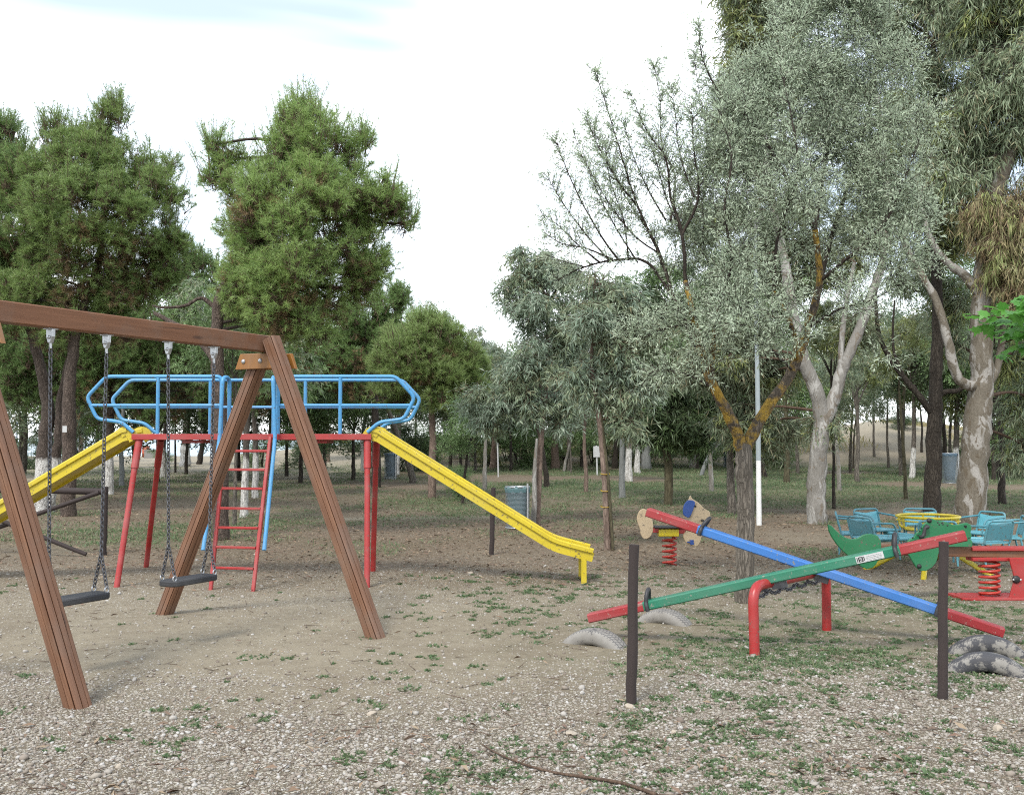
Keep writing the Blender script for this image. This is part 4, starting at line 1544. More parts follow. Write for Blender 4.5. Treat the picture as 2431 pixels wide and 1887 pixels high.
stem([(1738, 490, 0), (1700, 420, -.1), (1650, 330, -.2), (1600, 255, -.3), (1545, 215, -.3), (1500, 130, -.4), (1490, 55, -.5)], .024, .003, 1)
stem([(1748, 600, .1), (1775, 500, .2), (1810, 390, .3), (1850, 250, .3), (1875, 120, .3), (1880, 20, .3)], .026, .004, 2)
stem([(1738, 490, 0), (1755, 380, .3), (1770, 250, .5), (1750, 120, .5), (1740, 0, .5)], .02, .004, 3)
stem([(1462, 600, -.1), (1455, 500, -.2), (1430, 420, -.2), (1420, 340, -.3), (1380, 280, -.3), (1345, 200, -.4)], .018, .002, 4)
stem([(1502, 775, -.15), (1440, 640, .1), (1405, 540, .2), (1360, 440, .2), (1325, 330, .2), (1290, 215, .3), (1270, 155, .3)], .020, .002, 5)
stem([(1440, 640, .1), (1380, 560, .3), (1310, 555, .3), (1240, 572, .3), (1185, 600, .3)], .018, .003, 6)
stem([(1320, 556, .3), (1280, 500, .3), (1235, 420, .4), (1200, 340, .4), (1185, 290, .4)], .011, .002, 7)
stem([(1300, 556, .3), (1250, 500, .4), (1205, 440, .5), (1165, 375, .5)], .010, .002, 8)
stem([(1280, 560, .3), (1230, 520, .2), (1190, 480, .2), (1160, 465, .2)], .009, .002, 9)
stem([(1360, 440, .2), (1320, 390, .0), (1280, 320, 0), (1245, 240, 0)], .010, .002, 10)
stem([(1430, 470, -.2), (1440, 380, .1), (1412, 310, .2), (1408, 220, .2), (1396, 140, .2)], .012, .002, 11)
stem([(1455, 500, -.2), (1490, 420, -.3), (1480, 320, -.4), (1475, 220, -.4)], .014, .002, 12)
stem([(1532, 660, -.5), (1560, 560, -.6), (1545, 450, -.7), (1560, 330, -.7), (1530, 230, -.6)], .016, .003, 13)
stem([(1650, 620, -.4), (1660, 500, -.6), (1700, 380, -.8), (1690, 260, -.8), (1660, 130, -.7)], .016, .003, 14)
stem([(1748, 600, .1), (1820, 540, -.2), (1890, 470, -.4), (1930, 380, -.4), (1960, 300, -.4)], .018, .003, 15)
stem([(1722, 700, .1), (1790, 660, -.2), (1860, 640, -.3), (1930, 600, -.3)], .014, .003, 16)
stem([(1690, 790, .1), (1640, 740, -.6), (1600, 700, -.9), (1560, 690, -1.0)], .012, .003, 17)
stem([(1482, 690, -.2), (1420, 700, -.4), (1370, 720, -.4), (1330, 705, -.4)], .010, .002, 18)
stem([(1524, 830, -.1), (1470, 800, -.4), (1420, 790, -.5), (1380, 800, -.5)], .009, .002, 19)
for k, pts in enumerate((
        [(1440, 640, .1), (1400, 520, .4), (1340, 430, .5), (1300, 350, .5), (1262, 270, .5)], [(1405, 540, .2), (1350, 500, 0), (1290, 420, -.1), (1240, 330, -.1)],
        [(1455, 500, -.2), (1420, 420, 0), (1395, 330, 0), (1360, 250, .1)], [(1360, 560, .3), (1310, 480, .6), (1270, 400, .6), (1225, 290, .6)], [(1310, 555, .3), (1250, 530, .1), (1200, 520, 0), (1165, 500, 0)],
        [(1480, 420, -.3), (1450, 330, -.1), (1440, 240, -.1), (1432, 190, -.1)], [(1250, 570, .3), (1210, 560, .4), (1170, 545, .4)], [(1500, 560, .2), (1500, 430, .3), (1510, 300, .4), (1490, 190, .4), (1478, 110, .4)],
        [(1340, 556, .3), (1330, 470, .2), (1300, 380, .2), (1290, 300, .2)], [(1420, 470, .1), (1380, 400, .3), (1350, 330, .3), (1330, 260, .3)])):
    stem(pts, .009, .0018, 30 + k)
mb.build('branches', M['twig'], tr)
blobs = [B(u, v, r, DS, dd) for u, v, r, dd in (
    (1560, 430, 95, .1), (1690, 250, 135, .2), (1830, 190, 125, .3), (1800, 370, 120, .2), (1890, 400, 95, -.2), (1630, 500, 90, -.2), (1555, 680, 62, -.7), (1655, 650, 52, -.9),
    (1480, 550, 50, .2), (1440, 480, 40, .2), (1490, 380, 48, 0), (1560, 280, 80, -.2), (1660, 110, 85, 0), (1790, 60, 100, .2), (1900, 540, 62, -.5), (1820, 630, 42, -.6), (1930, 290, 75, -.2),
    (1500, 760, 40, -.6), (1790, 500, 55, .2), (1440, 680, 45, -.3), (1370, 700, 30, -.4), (1590, 590, 62, -.6), (1690, 400, 75, -.7), (1600, 180, 55, .2),
    (1710, -40, 100, .2), (1830, -60, 110, .2), (1420, 800, 28, -.5), (1340, 700, 24, -.4), (1950, 480, 44, -.4), (1980, 560, 30, -.4), (1700, 720, 30, -.9), (1640, 730, 30, -.9), (1880, 760, 22, -.7), (1540, 620, 50, .3))]
# keep most leaf in the mass, then dress the open stems
P, mi = crown_fine(blobs, 122000, rs, .047, .0090, nsub=34, per=12, up=.25, tw_r=.0026, lo=.10, hi=.24)
LPs, Ds, tws0, tws1 = [], [], [], []
for path, r0 in stems:
    L = sum((path[i + 1] - path[i]).length for i in range(len(path) - 1))
    n = int(L * 70)
    A = np.array([list(p) for p in path])
    s = rs.uniform(.22, 1.0, n) * (len(path) - 1)
    k = np.minimum(s.astype(int), len(path) - 2)
    base = A[k] + (A[k + 1] - A[k]) * (s - k)[:, None]
    T = unit(A[k + 1] - A[k])
    D = unit(T * .7 + perp(T, rs) * .8 + np.array([0, 0, .2]))
    ln = rs.uniform(.06, .40, n) * (1.15 - s / len(path) * .6)
    tws0.append(base)
    tws1.append(base + D * ln[:, None])
    per = 10
    f = rs.uniform(.15, 1, (n, per))
    LPs.append((base[:, None, :] + D[:, None, :] * (ln[:, None] * f)[..., None]).reshape(-1, 3))
    D2 = np.repeat(D, per, 0)
    Ds.append(unit(D2 * .7 + perp(D2, rs) * .8))
LPs, Ds = np.concatenate(LPs), np.concatenate(Ds)
q2 = leaves(LPs, Ds, .046 * rs.uniform(.6, 1.2, len(LPs)), .0095 * rs.uniform(.7, 1.2, len(LPs)), rs, .05)
tw2 = twig_mesh_tris(np.concatenate(tws0), np.concatenate(tws1), .0028)
np_mesh('crown', P + [q2, tw2], [M['leaf_silver'], M['twig']], tr, np.concatenate([mi, np.zeros(len(q2), int), np.ones(len(tw2), int)]))


# --- eucalyptus trees
def euc(label, g, trunks, blobs, n, seed, bk, mats=('leaf_euc', 'leaf_olive', 'twig_brown'), L=.13, W=.022, extra=.15, hang=.8, name='eucalyptus_tree', group=None, br=.028, sides=12):
    t = mk_tree(name, label, 'eucalyptus', g, group)
    rs = np.random.RandomState(seed)
    mb = MB()
    nodes = []
    for k, (pts, r0, r1) in enumerate(trunks):
        nodes += limb(mb, pts, r0, r1, sides, 6, .10, seed + k)
    mb.build('trunk', M[bk], t)
    up = [p for p in nodes if p.z > 1.5]
    bb = MB()
    twigs_into(bb, up, blobs, rs, br, seed)
    bb.build('boughs', M['twig_brown'], t)
    P, mi = crown_euc(blobs, n, rs, None, L, W, hang, extra)
    np_mesh('crown', P, [M[m] for m in mats], t, mi)
    return t


g = gd(1145, 1120)
DY = g.y
euc('young eucalyptus with a pale stake against its stem, behind the bin', g,
    [([g - ROOT, at(1150, 1000, DY), at(1157, 900, DY), at(1163, 860, DY), at(1166, 760, DY), at(1172, 640, DY)], .062, .022),
     ([at(1158, 880, DY), at(1150, 800, DY), at(1140, 700, DY)], .03, .012), ([at(1160, 870, DY), at(1200, 820, DY), at(1250, 790, DY)], .025, .01)],
    [B(u, v, r, DY, dd) for u, v, r, dd in ((1115, 580, 38, 0), (1160, 565, 42, 0), (1195, 610, 52, .2), (1130, 660, 52, -.2), (1205, 700, 52, 0), (1150, 745, 50, -.3), (1095, 800, 42, 0), (1225, 800, 45, .2), (1120, 850, 42, 0), (1200, 870, 45, .2), (1080, 850, 34, 0), (1050, 880, 34, .2), (1015, 850, 34, .4), (1085, 620, 26, 0), (1110, 535, 18, 0))],
    40000, 31, 'bark_pink', mats=('leaf_euc_b', 'leaf_euc', 'twig_brown'), extra=.4, L=.115, W=.019, group='eucalyptus trees')
g = gd(1298, 1172)
DZ = g.y
euc('slim leaning eucalyptus tied with yellow bands to a stake', g,
    [([g - ROOT, at(1288, 1000, DZ), at(1276, 880, DZ), at(1264, 800, DZ), at(1262, 700, DZ), at(1270, 580, DZ)], .048, .016)],
    [B(u, v, r, DZ, dd) for u, v, r, dd in ((1285, 600, 40, 0), (1330, 640, 45, .2), (1255, 680, 48, -.2), (1320, 730, 52, 0), (1370, 700, 45, .2), (1250, 800, 40, 0), (1320, 830, 48, 0), (1370, 800, 45, .2), (1330, 890, 36, 0), (1300, 670, 40, .2))],
    18000, 32, 'bark_pink', mats=('leaf_euc', 'leaf_euc_b', 'twig_brown'), extra=.35, L=.12, W=.018, group='eucalyptus trees')
m_ = MB()
for v in (1046, 1080, 1010):
    c = at(1291, v, DZ)
    m_.tube([c + V((.062 * math.cos(a), .05 * math.sin(a), .01 * math.sin(a))) for a in [2 * PI * k / 14 for k in range(14)]], .006, 5, False, closed=True)
M['tie'] = paint('yellow_tie', (.55, .36, .02), .6, .2)
m_.build('tie', M['tie'], bpy.data.objects['eucalyptus_tree.001'])

g = gd(1424, 1078)
DQ = g.y
euc('dark drooping eucalyptus on a bent greenish trunk behind the dog rider', g,
    [([g - ROOT, at(1426, 1000, DQ), at(1418, 930, DQ), at(1428, 840, DQ), at(1440, 740, DQ)], .11, .05)],
    [B(u, v, r, DQ, dd) for u, v, r, dd in ((1400, 830, 62, 0), (1450, 865, 62, 0), (1500, 890, 58, .3), (1365, 880, 48, 0), (1430, 770, 70, .5), (1530, 830, 62, .4), (1380, 740, 62, .5), (1480, 720, 70, .6), (1420, 920, 34, 0), (1480, 930, 32, .2), (1350, 640, 60, .8), (1440, 620, 70, .8))],
    76000, 33, 'bark_green', mats=('leaf_dark', 'leaf_mid', 'twig'), L=.15, W=.022, extra=.4, group='eucalyptus trees')

g = gd(1741, 1116)
D1 = g.y
euc('forked eucalyptus with smooth pale mottled bark, behind the blue board', g,
    [([g - ROOT, at(1741, 1060, D1), at(1744, 980, D1), at(1752, 890, D1), at(1735, 820, D1), at(1712, 760, D1), at(1690, 660, D1), at(1670, 540, D1), at(1640, 400, D1), at(1620, 200, D1)], .185, .05),
     ([at(1752, 915, D1), at(1778, 850, D1), at(1800, 780, D1), at(1838, 690, D1), at(1862, 620, D1), at(1885, 540, D1), at(1890, 400, D1), at(1870, 200, D1)], .125, .04),
     ([at(1792, 795, D1), at(1800, 680, D1), at(1822, 560, D1)], .06, .03)],
    [B(u, v, r, D1, dd) for u, v, r, dd in ((1610, 40, 72, 0), (1650, 140, 72, .3), (1590, 170, 62, 0), (1560, 250, 50, .3), (1720, 60, 90, .5), (1620, 300, 70, .5), (1740, 200, 90, .8), (1600, 430, 70, .6), (1680, 480, 80, .8), (1600, 560, 70, 1), (1690, 600, 62, 1), (1600, 690, 55, 1), (1600, -40, 80, 0), (1540, 330, 40, .6),
      (1790, 560, 45, 1), (1860, 470, 60, .8), (1830, 700, 42, 1), (1500, 460, 50, 1), (1760, 900, 30, .2), (1560, 760, 62, 1.2), (1640, 800, 70, 1.5), (1640, 900, 62, 1.5), (1580, 880, 55, 1.5), (1500, 780, 62, 1.2))],
    105000, 34, 'bark_pale', mats=('leaf_euc', 'leaf_olive', 'twig_brown'), L=.145, W=.020, extra=.22, group='eucalyptus trees', br=.035, sides=16)

D2 = 18.9
g = V((at(1988, 1092, D2).x, D2, 0))
euc('dark trunked eucalyptus with a bough sweeping to the left, behind the roundabout', g,
    [([g - ROOT, at(1989, 1020, D2), at(1994, 900, D2), at(1996, 800, D2), at(2000, 690, D2), at(1995, 540, D2), at(1985, 350, D2), at(1990, 100, D2)], .165, .05),
     ([at(1990, 885, D2), at(1965, 850, D2 - .1), at(1928, 805, D2 - .1), at(1890, 750, D2), at(1872, 700, D2), at(1866, 600, D2)], .07, .03),
     ([at(1996, 850, D2), at(2015, 836, D2), at(2045, 832, D2), at(2075, 805, D2), at(2085, 760, D2)], .06, .03),
     ([at(1928, 805, D2 - .1), at(1905, 740, D2 - .2), at(1908, 640, D2 - .2)], .035, .015)],
    [B(u, v, r, D2, dd) for u, v, r, dd in ((1960, 60, 90, .3), (1900, -40, 90, .3), (2040, 120, 95, 0), (1980, 220, 85, .4), (2040, 300, 80, .3), (1950, 420, 80, .8), (2030, 470, 70, .3), (1960, 560, 62, .6), (2010, 640, 55, .6), (2040, -60, 100, 0), (1880, 330, 70, .8), (2035, 730, 36, .4))],
    58000, 35, 'bark_dark', mats=('leaf_euc', 'leaf_olive', 'twig'), L=.16, W=.019, extra=.16, hang=1.15, group='eucalyptus trees', br=.035, sides=16)

D3 = 17.6
g = V((at(2072, 1105, D3).x, D3, 0))
euc('thick mottled eucalyptus with hanging rusty foliage at the right edge', g,
    [([g - ROOT, at(2074, 1030, D3), at(2086, 900, D3), at(2094, 820, D3), at(2092, 700, D3), at(2100, 560, D3), at(2120, 430, D3), at(2160, 310, D3), at(2200, 180, D3), at(2230, 0, D3)], .265, .07),
     ([at(2094, 818, D3), at(2066, 822, D3 - .1), at(2040, 800, D3 - .15), at(2022, 730, D3 - .15), at(1996, 640, D3 - .1), at(1955, 570, D3), at(1920, 500, D3)], .10, .05),
     ([at(2094, 640, D3), at(2060, 590, D3), at(2020, 560, D3), at(1985, 510, D3 - .1), at(1960, 420, D3)], .09, .04),
     ([at(2098, 830, D3), at(2125, 790, D3), at(2140, 700, D3), at(2150, 600, D3)], .08, .04)],
    [B(u, v, r, D3, dd) for u, v, r, dd in ((2130, 60, 90, 0), (2190, 160, 85, -.4), (2100, 180, 80, .2), (2160, 280, 75, 0), (2060, 260, 62, .3), (2200, 20, 95, 0), (2120, -50, 100, 0), (2080, 390, 60, .3), (2230, 300, 90, 0), (2060, 30, 70, .3), (2170, 760, 45, .8), (2200, 850, 55, 1.0), (2190, 950, 42, 1.2), (2000, 380, 50, .2), (2240, 480, 70, 0))],
    64000, 36, 'bark_mottled', mats=('leaf_euc', 'leaf_olive', 'twig'), L=.17, W=.018, extra=.12, hang=1.5, group='eucalyptus trees', br=.04, sides=20)
rs = np.random.RandomState(77)
rusty = [B(u, v, r, D3 - .3, dd) for u, v, r, dd in ((2130, 460, 48, 0), (2175, 480, 52, -.2), (2150, 530, 45, -.2), (2190, 560, 45, -.3), (2175, 610, 34, -.3), (2100, 430, 34, 0), (2060, 440, 30, .3), (2200, 420, 50, 0), (2120, 560, 30, .1))]
P, mi = crown_euc(rusty, 17000, rs, None, .18, .014, 2.6, .25)
np_mesh('hanging_sprays', P, [M['leaf_rust'], M['leaf_olive'], M['twig_brown']], bpy.data.objects['eucalyptus_tree.005'], mi)

# bright broad-leaved branch reaching in from the right
DM = 6.2
g = V((at(2290, 1400, DM).x + .25, DM, 0))
mt = mk_tree('plane_tree', 'bright green lobed leaves reaching in at the right edge', 'tree', g)
mb = MB()
tn = limb(mb, [g - ROOT, g + V((0, 0, 1.0)), g + V((.03, 0, 2.2)), g + V((.0, 0, 3.0))], .05, .025, 10, 5, .1, 9)
mb.build('trunk', M['bark_olive'], mt)
mb = MB()
tips = []
for pts in ([(2230, 690, 0), (2160, 680, -.1), (2075, 672, -.2)], [(2230, 700, 0), (2180, 715, .1), (2130, 738, .1)], [(2230, 690, 0), (2190, 650, .2), (2150, 660, .2)], [(2230, 690, .1), (2200, 660, -.3), (2178, 640, -.3)]):
    tips.append(limb(mb, [V((g.x, g.y, 2.35))] + [at(u, v, DM + dd) for u, v, dd in pts], .014, .003, 6, 5, .2, 5))
mb.build('branches', M['twig_brown'], mt)
LOBE = [(0, 0), (.16, .10), (.40, .05), (.33, .22), (.52, .38), (.30, .42), (.34, .62), (.16, .60), (0, 1.0), (-.16, .60), (-.34, .62), (-.30, .42), (-.52, .38), (-.33, .22), (-.40, .05), (-.16, .10)]
rr = random.Random(8)
mb = MB()
for path in tips:
    for k in range(34):
        p = path[int(rr.uniform(.35, 1) * (len(path) - 1))] + V((rr.uniform(-.10, .10), rr.uniform(-.12, .12), rr.uniform(-.09, .06)))
        ax = V((rr.uniform(-1, .6), rr.uniform(-1, .4), rr.uniform(-.5, .2))).normalized()
        n = V((rr.uniform(-.5, .5), rr.uniform(-.6, .3), 1)).normalized()
        sx = ax.cross(n).normalized()
        n = sx.cross(ax)
        s_ = rr.uniform(.07, .13)
        mb.add([p + ax * (y * s_) + sx * (x * s_) + n * (-.25 * s_ * (x * x + y * y)) for x, y in LOBE], [list(range(16))])
mb.build('crown', M['leaf_bright'], mt)

# --- background wood: shared crowns, own trunks
def proto_crown(kind, seed):
    rs = np.random.RandomState(seed)
    bl = [(V((rs.uniform(-.6, .6), rs.uniform(-.6, .6), rs.uniform(-.6, .75))), rs.uniform(.32, .5)) for _ in range(9)]
    if kind == 'pine':
        P, mi = crown_pine(bl, 30000, rs, (0, 0, -.3), .15, .075, .011, per=20)
        mats = ['needle_far', 'needle_dead', 'twig_brown']
    elif kind == 'dark':
        P, mi = crown_fine(bl, 15000, rs, .05, .022, nsub=8, per=8, tw_r=.002)
        mats = ['leaf_dark', 'twig']
    elif kind == 'mid':
        P, mi = crown_fine(bl, 14000, rs, .05, .02, nsub=8, per=8, tw_r=.002)
        mats = ['leaf_mid', 'twig']
    elif kind == 'silver':
        P, mi = crown_fine(bl, 16000, rs, .045, .012, nsub=8, per=9, tw_r=.002)
        mats = ['leaf_silver', 'twig']
    elif kind == 'olive':
        P, mi = crown_euc(bl, 13000, rs, None, .075, .015, 1.0, .5)
        mats = ['leaf_olive', 'leaf_euc', 'twig_brown']
    else:
        P, mi = crown_euc(bl, 13000, rs, None, .075, .015, 1.0, .3)
        mats = ['leaf_euc', 'leaf_euc_b', 'twig_brown'] if kind == 'euc' else ['leaf_mid', 'leaf_euc', 'twig']
    o = np_mesh('crown', P, [M[m] for m in mats], None, mi)
    me = o.data
    bpy.data.objects.remove(o)
    return me


PROTO = {k: [proto_crown(k, 100 + 7 * i + j) for j in range(2)] for i, k in enumerate(('pine', 'dark', 'mid', 'silver', 'olive', 'euc', 'mixed'))}
_bt = [0]


def bg(u, v, w, bk, crown, cr, label, lean=0.0, D=None, top=None, cz=None, name='tree', cat='tree', group='trees of the wood behind', fork=False, cx=0.0, flat=.9):
    """tree with its base at (u, v); w = trunk width in sketch pixels; cr = crown radius in metres; cz = crown centre height"""
    _bt[0] += 1
    k = _bt[0]
    g = gd(u, v) if D is None else V((at(u, v, D).x, D, hz(at(u, v, D).x, D)))
    t = mk_tree(name, label, cat, g, group)
    r = px(w, g.y) / 2
    rr = random.Random(k * 13)
    cz = cz if cz else cr * flat + 1.5
    c = g + V((lean * cz + cx, rr.uniform(-.3, .3), cz))
    mb = MB()
    pts = [g - ROOT, g + V((lean * .4, 0, .5)), g + V((lean * 1.5 + rr.uniform(-.05, .05), 0, 1.5)), g.lerp(c, .75) + V((rr.uniform(-.1, .1), 0, 0)), c + V((0, 0, .25 * cr))]
    pts = [pts[0]] + sorted(pts[1:], key=lambda p: p.z)
    limb(mb, pts, r * 1.08, r * .35, 9, 5, .14, k)
    for q in range(5):
        e = c + V((rr.uniform(-.7, .7) * cr, rr.uniform(-.7, .7) * cr, rr.uniform(-.35, .6) * cr))
        s0 = g.lerp(c, rr.uniform(.55, .85))
        limb(mb, [s0, s0.lerp(e, .5) + V((0, 0, .12 * cr)), e], r * .4, r * .12, 5, 4, .2, k * 7 + q)
    mb.build('trunk', M[bk], t)
    if crown:
        me = PROTO[crown][k % 2]
        o = bpy.data.objects.new('crown', me)
        COL.objects.link(o)
        o.parent = t
        o.location = c - g
        o.scale = (cr * rr.uniform(.9, 1.15), cr * rr.uniform(.9, 1.15), cr * flat)
        o.rotation_euler = (0, 0, rr.uniform(0, 6.28))
    return t


# behind the ladder and platform
bg(500, 1120, 9, 'bark_grey', 'mixed', 1.2, 'slim grey trunk seen between the ladder rungs, darker than its neighbour', .0, cz=3.2)
bg(519, 1103, 17, 'bark_white', 'mixed', 1.6, 'whitewashed trunk seen straight behind the red ladder', .05, cz=3.5)
bg(544, 1062, 15, 'bark_white', 'pine', 1.8, 'second whitewashed trunk, right of the ladder rungs', .0, cz=3.8)
bg(579, 1006, 12, 'bark_grey', 'pine', 2.0, 'grey trunk just right of the blue ladder handrail', -.03, cz=4.2)
bg(259, 1038, 12, 'bark_blue', 'pine', 1.8, 'straight blue grey trunk left of the tall red legs', .0, cz=4.2)
bg(348, 1019, 13, 'bark_white', 'pine', 2.0, 'whitewashed trunk with a flared foot beside the swing chain', .03, cz=4.0)
bg(374, 1008, 5, 'bark_dark', 'mixed', 1.4, 'thin dark stem between two whitewashed trunks at left', .0, cz=3.6)
bg(395, 994, 24, 'bark_white', 'pine', 2.4, 'broad whitewashed trunk near the shore behind the swing', .0, cz=4.8)
bg(425, 990, 13, 'bark_dark', 'dark', 2.0, 'dark trunk leaning right beside the broad white trunk', .18, cz=4.4)
bg(172, 985, 13, 'bark_pink', 'pine', 2.2, 'pale pinkish trunk right of the thick dark pine', .0, cz=4.8)
bg(205, 1000, 10, 'bark_white', 'pine', 2.0, 'narrow whitewashed trunk above the left chute', .0, cz=4.6)
bg(48, 1010, 18, 'bark_grey', 'mixed', 2.4, 'grey smooth trunk beside the leftmost wooden leg', .02, cz=4.6)
bg(8, 990, 14, 'bark_dark', 'pine', 2.2, 'dark trunk at the left edge of the picture', .0, cz=4.8)
bg(290, 990, 8, 'bark_dark', 'pine', 2.0, 'dark trunk in front of the far orange barrel', .0, cz=4.6)
bg(642, 968, 8, 'bark_grey', 'mid', 1.6, 'small grey tree in front of the far pale dune', .0, cz=3.8)
bg(700, 985, 9, 'bark_pink', 'pine', 1.9, 'slender pinkish stem behind the right half of the platform', -.03, cz=4.2)

# right of the slide
bg(842, 1012, 18, 'bark_white', 'dark', 2.1, 'whitewashed trunk leaning over the far blue bin', .10, cz=3.9)
bg(884, 1030, 16, 'bark_grey', 'mixed', 2.0, 'trunk leaning left with a pale flaking foot, right of the far bin', -.38, cz=3.8)
bg(775, 1005, 12, 'bark_blue', 'dark', 1.9, 'blue grey trunk just left of the red corner legs', .0, cz=3.7)
bg(986, 1075, 7, 'bark_dark', 'mid', .75, 'crooked little tree with thin twisted stems beside the chute', .10, cz=1.7, fork=True)
bg(1034, 1045, 10, 'bark_pale', 'euc', 1.15, 'straight pale barked young tree left of the wire bin', .0, cz=3.8)
bg(1052, 1000, 17, 'bark_pink', 'pine', 1.9, 'reddish trunk half hidden behind the pale young tree', .06, cz=3.8)
bg(960, 1000, 9, 'bark_dark', 'mid', 1.7, 'thin dark trunk under the bright young pine', .05, cz=3.4)
bg(1005, 985, 11, 'bark_dark', 'dark', 1.9, 'dark forked stem in front of the scrub ridge', .15, cz=3.8)
bg(1120, 985, 12, 'bark_dark', 'mixed', 2.0, 'dark upright trunk left of the staked young eucalyptus', .0, cz=4.2)
bg(1098, 992, 10, 'bark_grey', 'euc', 1.9, 'grey pair of stems behind the wire bin', .03, cz=4.1)
bg(1168, 1040, 13, 'bark_dark', 'euc', 1.4, 'dark trunk leaning left just behind the staked eucalyptus', -.16, cz=3.6)
bg(1185, 1000, 20, 'bark_pink', 'euc', 2.2, 'thick pinkish trunk right of the staked young eucalyptus', .02, cz=4.6)
bg(1202, 1005, 7, 'bark_pale', None, .9, 'bare pale pole leaning right among far trunks', .28, cz=3.0)
bg(1218, 1010, 4, 'bark_grey', 'euc', 1.0, 'thread thin grey sapling near the far bare pole', .0, cz=3.0)
bg(1243, 998, 13, 'bark_dark', 'mixed', 1.9, 'dark far trunk left of the white pole with a board', .03, cz=4.2)
bg(1250, 1050, 10, 'bark_pink', 'euc', 1.2, 'soft brown sapling standing in the green grass strip', .0, cz=3.5)
bg(1310, 999, 14, 'bark_dark', 'dark', 2.1, 'dark trunk leaning right behind the slim tied eucalyptus', .12, cz=4.2)
bg(1326, 1062, 14, 'bark_blue', 'euc', 1.4, 'smooth blue grey trunk right of the slim tied eucalyptus', .02, cz=3.7)
bg(1341, 1026, 17, 'bark_white', 'mixed', 1.9, 'whitewashed trunk with brown foot, right of the blue grey one', -.02, cz=4.1)
bg(1359, 1010, 14, 'bark_white', 'euc', 1.8, 'clean whitewashed trunk, one of two standing close together', .03, cz=4.2)
bg(1378, 1001, 22, 'bark_blue', 'olive', 2.3, 'broad pale blue trunk left of the bent greenish trunk', .0, cz=4.8)
bg(1478, 998, 19, 'bark_pale', 'euc', 2.1, 'pale peeling far trunk between the dog rider and the grey tree', -.02, cz=4.4)
bg(1500, 990, 14, 'bark_dark', 'dark', 2.2, 'dark far trunk beside the pale peeling one', .02, cz=4.6)
bg(1517, 1048, 11, 'bark_pale', 'euc', 1.5, 'white birch like trunk left of the forked silver tree', .0, cz=4.0)
bg(1494, 1014, 9, 'bark_blue', None, .6, 'short leaning bare stem propped beside the white birch like trunk', .5, cz=1.6)
bg(1560, 1098, 20, 'bark_grey', 'mixed', 1.5, 'brown trunk standing close to the left of the silver tree', .0, cz=4.0)
bg(1632, 1019, 12, 'bark_dark', 'dark', 1.8, 'dark trunk leaning left, right of the lamp post', -.28, cz=3.8)
bg(1678, 1030, 14, 'bark_green', 'mid', 1.7, 'brownish trunk with green shoots left of the forked eucalyptus', .03, cz=3.6)
bg(1779, 1085, 8, 'bark_dark', 'olive', .9, 'very thin dark stem right of the forked eucalyptus', -.01, cz=3.9)
bg(1790, 1047, 10, 'bark_pale', 'euc', 1.2, 'thin white trunk beside the very thin dark stem', -.02, cz=4.0)
bg(1828, 1028, 11, 'bark_grey', 'olive', 1.6, 'grey trunk in front of the dry sand mound', .0, cz=4.4)
bg(1819, 1000, 5, 'bark_dark', 'mid', 1.0, 'thin dark trunk on the slope of the sand mound', .08, cz=3.8)
bg(1932, 1064, 9, 'bark_green', 'olive', 1.1, 'curved greenish stem before the dry grass slope', -.02, cz=3.8)
bg(1925, 1006, 12, 'bark_grey', 'dark', 2.0, 'grey brown trunk at the edge of the dry grass slope', .0, cz=4.8)
bg(1945, 1020, 13, 'bark_white', 'dark', 1.9, 'dark trunk with whitewashed foot left of the roundabout trees', .06, cz=4.4)
bg(2040, 1022, 16, 'bark_white', 'dark', 2.2, 'purple brown trunk with white foot behind the far bin', -.01, cz=4.6)
bg(2014, 1002, 12, 'bark_dark', 'dark', 2.0, 'dark straight trunk left of the far bin', .0, cz=4.8)
bg(2137, 1075, 17, 'bark_dark', 'mid', 1.7, 'dark narrow trunk at far right behind the turquoise chairs', .0, cz=4.2)
bg(2130, 1010, 12, 'bark_grey', 'mid', 2.0, 'grey trunk behind the narrow dark one at far right', .0, cz=4.8)
bg(2195, 1020, 16, 'bark_dark', 'mid', 2.4, 'bushy tree at the right margin beyond the chairs', .0, cz=4.2)

